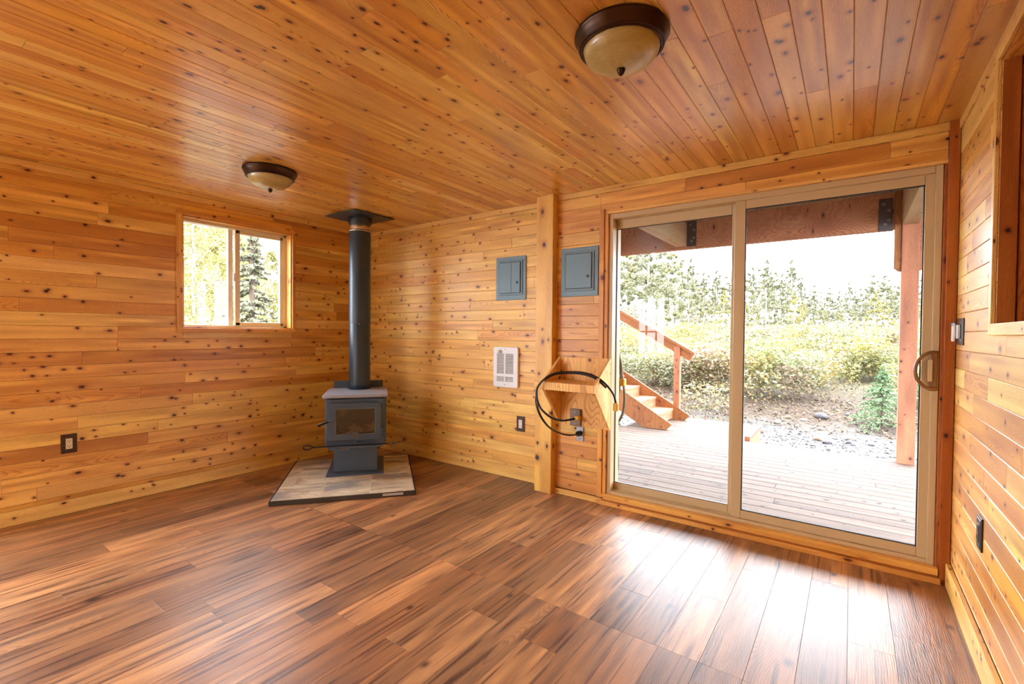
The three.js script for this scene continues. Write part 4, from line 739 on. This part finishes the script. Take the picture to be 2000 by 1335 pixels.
{ // the treeline beyond the shrub field: photo column, top row, distance
  const R = rng(515), lab = ['olive-green birch tree in the distant treeline beyond the shrub field', 'yellow-green birch tree in the distant treeline beyond the shrub field', 'bright yellow birch tree in the distant treeline beyond the shrub field', 'slender olive birch tree in the distant treeline beyond the shrub field'], grp = 'distant treeline';
  const line = [];
  for (let px = 1190; px <= 1350; px += 13) line.push([px, 430 + R() * 60 + Math.max(0, px - 1310) * 0.9, 22 + R() * 6, R() < 0.5 ? 0 : 1]);
  const ridge = [[1350, 505], [1375, 532], [1400, 528], [1440, 540], [1470, 522], [1498, 508], [1515, 530], [1547, 508], [1565, 540], [1590, 556], [1620, 560], [1640, 568], [1660, 550], [1680, 562], [1705, 536], [1730, 536], [1760, 546], [1800, 544], [1850, 548]];
  const top = (px) => { for (let i = 0; i + 1 < ridge.length; i++) if (px <= ridge[i + 1][0]) return mix(ridge[i][1], ridge[i + 1][1], clamp((px - ridge[i][0]) / (ridge[i + 1][0] - ridge[i][0]))); return 548; };
  for (const q of ridge) line.push([q[0], q[1], 32 + R() * 4, R() < 0.5 ? 3 : 0]);
  for (let px = 1352; px < 1850; px += 11) line.push([px, top(px) + 4 + R() * 16, 30 + R() * 12, [0, 1, 3, 0][Math.floor(R() * 4)]]);
  for (let px = 1360; px < 1850; px += 23) line.push([px + R() * 10, top(px) + 34 + R() * 26, 24 + R() * 5, [0, 1, 2, 1][Math.floor(R() * 4)]]);
  for (const [px, row, dist0, k] of line) {
    const d = FWD.clone().addScaledVector(RIGHT, (px - 1000) / FOCAL).addScaledVector(UP, -(row - 667.5) / FOCAL);
    for (let dist = dist0; dist < 95; dist += 1.7) {
      const p = EYE.clone().addScaledVector(d, dist), h = Math.max(2.5, p.y - gy(p.x, p.z)), w = 1.3;
      if (!freeSpot(p.x, p.z, protos[k].r * h / 9 * w * 0.95)) continue;
      plantTree(k, p.x, p.z, h, lab[k], grp, R() * 6, w); rooted[rooted.length - 1][2] *= 0.95; break;
    }
  }
  const o = EYE.clone().addScaledVector(FWD.clone().addScaledVector(RIGHT, 0.653).addScaledVector(UP, (667.5 - 606) / FOCAL), 27); plantTree(5, o.x, o.z, o.y - gy(o.x, o.z), 'small orange-leaved tree in front of the distant treeline', undefined, 1);
}
function spruce(name, x, z, h, w, label, seed, col, n) {
  const t = thing(name, label, 'spruce', [x, gy(x, z) - 0.02, z]);
  mesh('trunk', cyl(0.008 * h, 0.02 * h, h, 8, 0, h / 2, 0), barkBrown, t);
  const R0 = rng(seed), br = []; for (let k = 0; k < 150; k++) { const f = Math.pow(R0(), 0.8) * 0.97, a = R0() * 6.283; br.push([f, a, w * (1 - f) * (0.75 + 0.35 * R0())]); }
  mesh('needles', leafCloud(n, (R) => { const b = br[Math.floor(R() * br.length)], s = Math.pow(R(), 0.7), r = b[2] * s, side = (R() - 0.5) * 0.32 * b[2]; return [Math.cos(b[1]) * r - Math.sin(b[1]) * side, h * b[0] + 0.05 * h + r * (0.12 - 0.3 * s), Math.sin(b[1]) * r + Math.cos(b[1]) * side]; }, h * (h > 2 ? 0.022 : 0.03), pick(col), seed + 5), needleMat, t);
}
{
  const p = at(1722, 822, 'y', -0.12); rooted.push([p.x, p.z, 0.6]); spruce('spruce_sapling', p.x, p.z, 1.0, 0.52, 'small bright green spruce sapling beside the porch post', 71, [[0.09, 0.16, 0.075], [0.12, 0.2, 0.09], [0.14, 0.22, 0.1]], 9000);
  rooted.push([-6.4, -1.8, 1.0]); spruce('spruce_tree', -6.4, -1.8, 4.0, 0.95, 'grey-green spruce tree standing outside the left window', 72, [[0.12, 0.12, 0.075], [0.16, 0.155, 0.095]], 9000);
}
{ // birches crowding the left window
  const lab = 'yellow-leaved birch crowding the view from the left window', grp = 'birches outside the left window', R = rng(88);
  for (const [x, u, h, w] of [[-5.2, 0.12, 4.1, 0.95], [-7.9, 0.34, 4.8, 0.95], [-10.8, 0.16, 5.5, 0.95], [-13.9, 0.42, 6.0, 0.95], [-9.3, 0.66, 3.3, 1.3], [-6.9, 1.02, 2.5, 1.3], [-12.2, 0.86, 3.4, 1.4], [-9.2, 1.1, 2.7, 1.4], [-19, 0.62, 4.6, 1.0]]) { const sl = mix(0.345, 0.54, u); let q = x; while (!freeSpot(q, 3.25 - sl * (4.25 - q), 1.34 * h / 5 * w) && q > -30) q -= 0.4; plantTree(4, q, 3.25 - sl * (4.25 - q), h * (4.25 - q + 3) / (4.25 - x + 3), lab, grp, R() * 6, w); }
}
{ // the shrub field: one thicket that nobody could count
  const bushLeaf = leafCloud(950, (R) => { const a = R() * 6.283, t = Math.pow(R(), 0.6), r = 0.5 * Math.sqrt(R()) * (0.5 + 0.6 * t); return [r * Math.cos(a), 0.12 + 0.98 * t, r * Math.sin(a)]; }, 0.07, (R) => { const v = 0.7 + 0.6 * R(); return [v, v * (0.92 + 0.12 * R()), v * (0.8 + 0.4 * R())]; }, 404);
  const tw = stemGeo(0.9, 0.006, 9, 0.5, 405, 0.05), tc = new Float32Array(tw.attributes.position.count * 3).fill(0.35); tw.setAttribute('color', new THREE.BufferAttribute(tc, 3));
  const g = mergeGeometries([bushLeaf.toNonIndexed(), tw]), R = rng(909), spots = [];
  while (spots.length < 900) {
    const z = -7.4 - Math.pow(R(), 1.3) * 22, wdt = 9 + -z * 0.9, x = 3 + (R() - 0.62) * wdt * 1.5;
    if (x > 2.9 && z > -9.2 && R() < 0.55) continue;
    spots.push([x, z]);
  }
  for (let k = 0; k < 90; k++) spots.push([-5.0 - R() * 7, -8 + R() * 9]);
  const im = new THREE.InstancedMesh(g, leafMat, spots.length), M = new THREE.Matrix4(), q = new THREE.Quaternion(), c = new THREE.Color(), pal = [...YEL, ...YEL, ...YEL, ...GRN, [0.2, 0.14, 0.08], [0.16, 0.18, 0.07]];
  spots.forEach(([x, z], k) => { const s = (0.75 + 0.55 * R()) * (z < -12 ? 1.1 : 0.95), h = s * (0.6 + 0.35 * R()); q.setFromAxisAngle(V(0, 1, 0), R() * 6.283); M.compose(V(x, gy(x, z) - 0.04, z), q, V(s, h, s)); im.setMatrixAt(k, M); const p = pal[Math.floor(R() * pal.length)]; im.setColorAt(k, c.setRGB(...p)); });
  im.name = 'shrub_thicket'; im.castShadow = im.receiveShadow = true; scene.add(im); tag(im, 'dense thicket of yellow-green autumn shrubs beyond the bank', 'shrubs', undefined, 'stuff');
}
{ // low shrubs at the foot of the bank
  const lab = 'low leafy shrub at the foot of the earth bank', grp = 'shrubs on the bank', R = rng(313);
  const L = [0, 1, 2].map((k) => leafCloud(420, (Q) => { const a = Q() * 6.283, t = Math.pow(Q(), 0.7), r = 0.42 * Math.sqrt(Q()); return [r * Math.cos(a), 0.04 + 0.5 * t, r * Math.sin(a)]; }, 0.06, pick([GRN, YEL, [...GRN, ...ORG]][k]), 320 + k)), S = stemGeo(0.42, 0.005, 10, 0.4, 330, 0.03);
  for (const [px, py, s] of [[1380, 790, 0.9], [1410, 795, 0.8], [1350, 785, 1.0], [1480, 785, 1.0], [1500, 800, 0.8], [1525, 780, 0.9], [1560, 770, 0.8], [1600, 765, 0.9], [1640, 770, 0.8], [1670, 775, 0.8], [1700, 780, 0.7], [1780, 800, 0.8], [1330, 780, 0.9], [1430, 780, 1.0]]) {
    const p = at(px, py, 'y', -0.1); if (!freeSpot(p.x, p.z, 0.58 * s)) continue; rooted.push([p.x, p.z, 0.58 * s]); const t = thing('bank_shrub', lab, 'shrub', [p.x, gy(p.x, p.z) - 0.03, p.z], R() * 6, grp); t.scale.setScalar(s * 1.2); mesh('stems', S, barkBrown, t); mesh('leaves', L[Math.floor(R() * 3)], leafMat, t);
  }
}
{
  const R = rng(2024);
  for (let k = 0; k < 60; k++) {
    const x = 2.6 + R() * 4.6, z = -4.6 - R() * 2.6, s = 0.03 + R() * R() * 0.1, r = s * 1.15; if (!freeSpot(x, z, r)) continue; rooted.push([x, z, r]); const kind = Math.floor(R() * 4), m = mesh('stone', stoneGeo[k % 3], stoneMats[kind]);
    m.position.set(x, gy(x, z) + s * 0.3, z); m.scale.setScalar(s); m.rotation.set(0, R() * 6, 0); tag(m, ['grey', 'tan', 'dark grey', 'brown'][kind] + ' rounded stone lying in the gravel and earth beyond the deck', 'stone', 'stones beyond the deck');
  }
}
renderer.render(scene, camera);
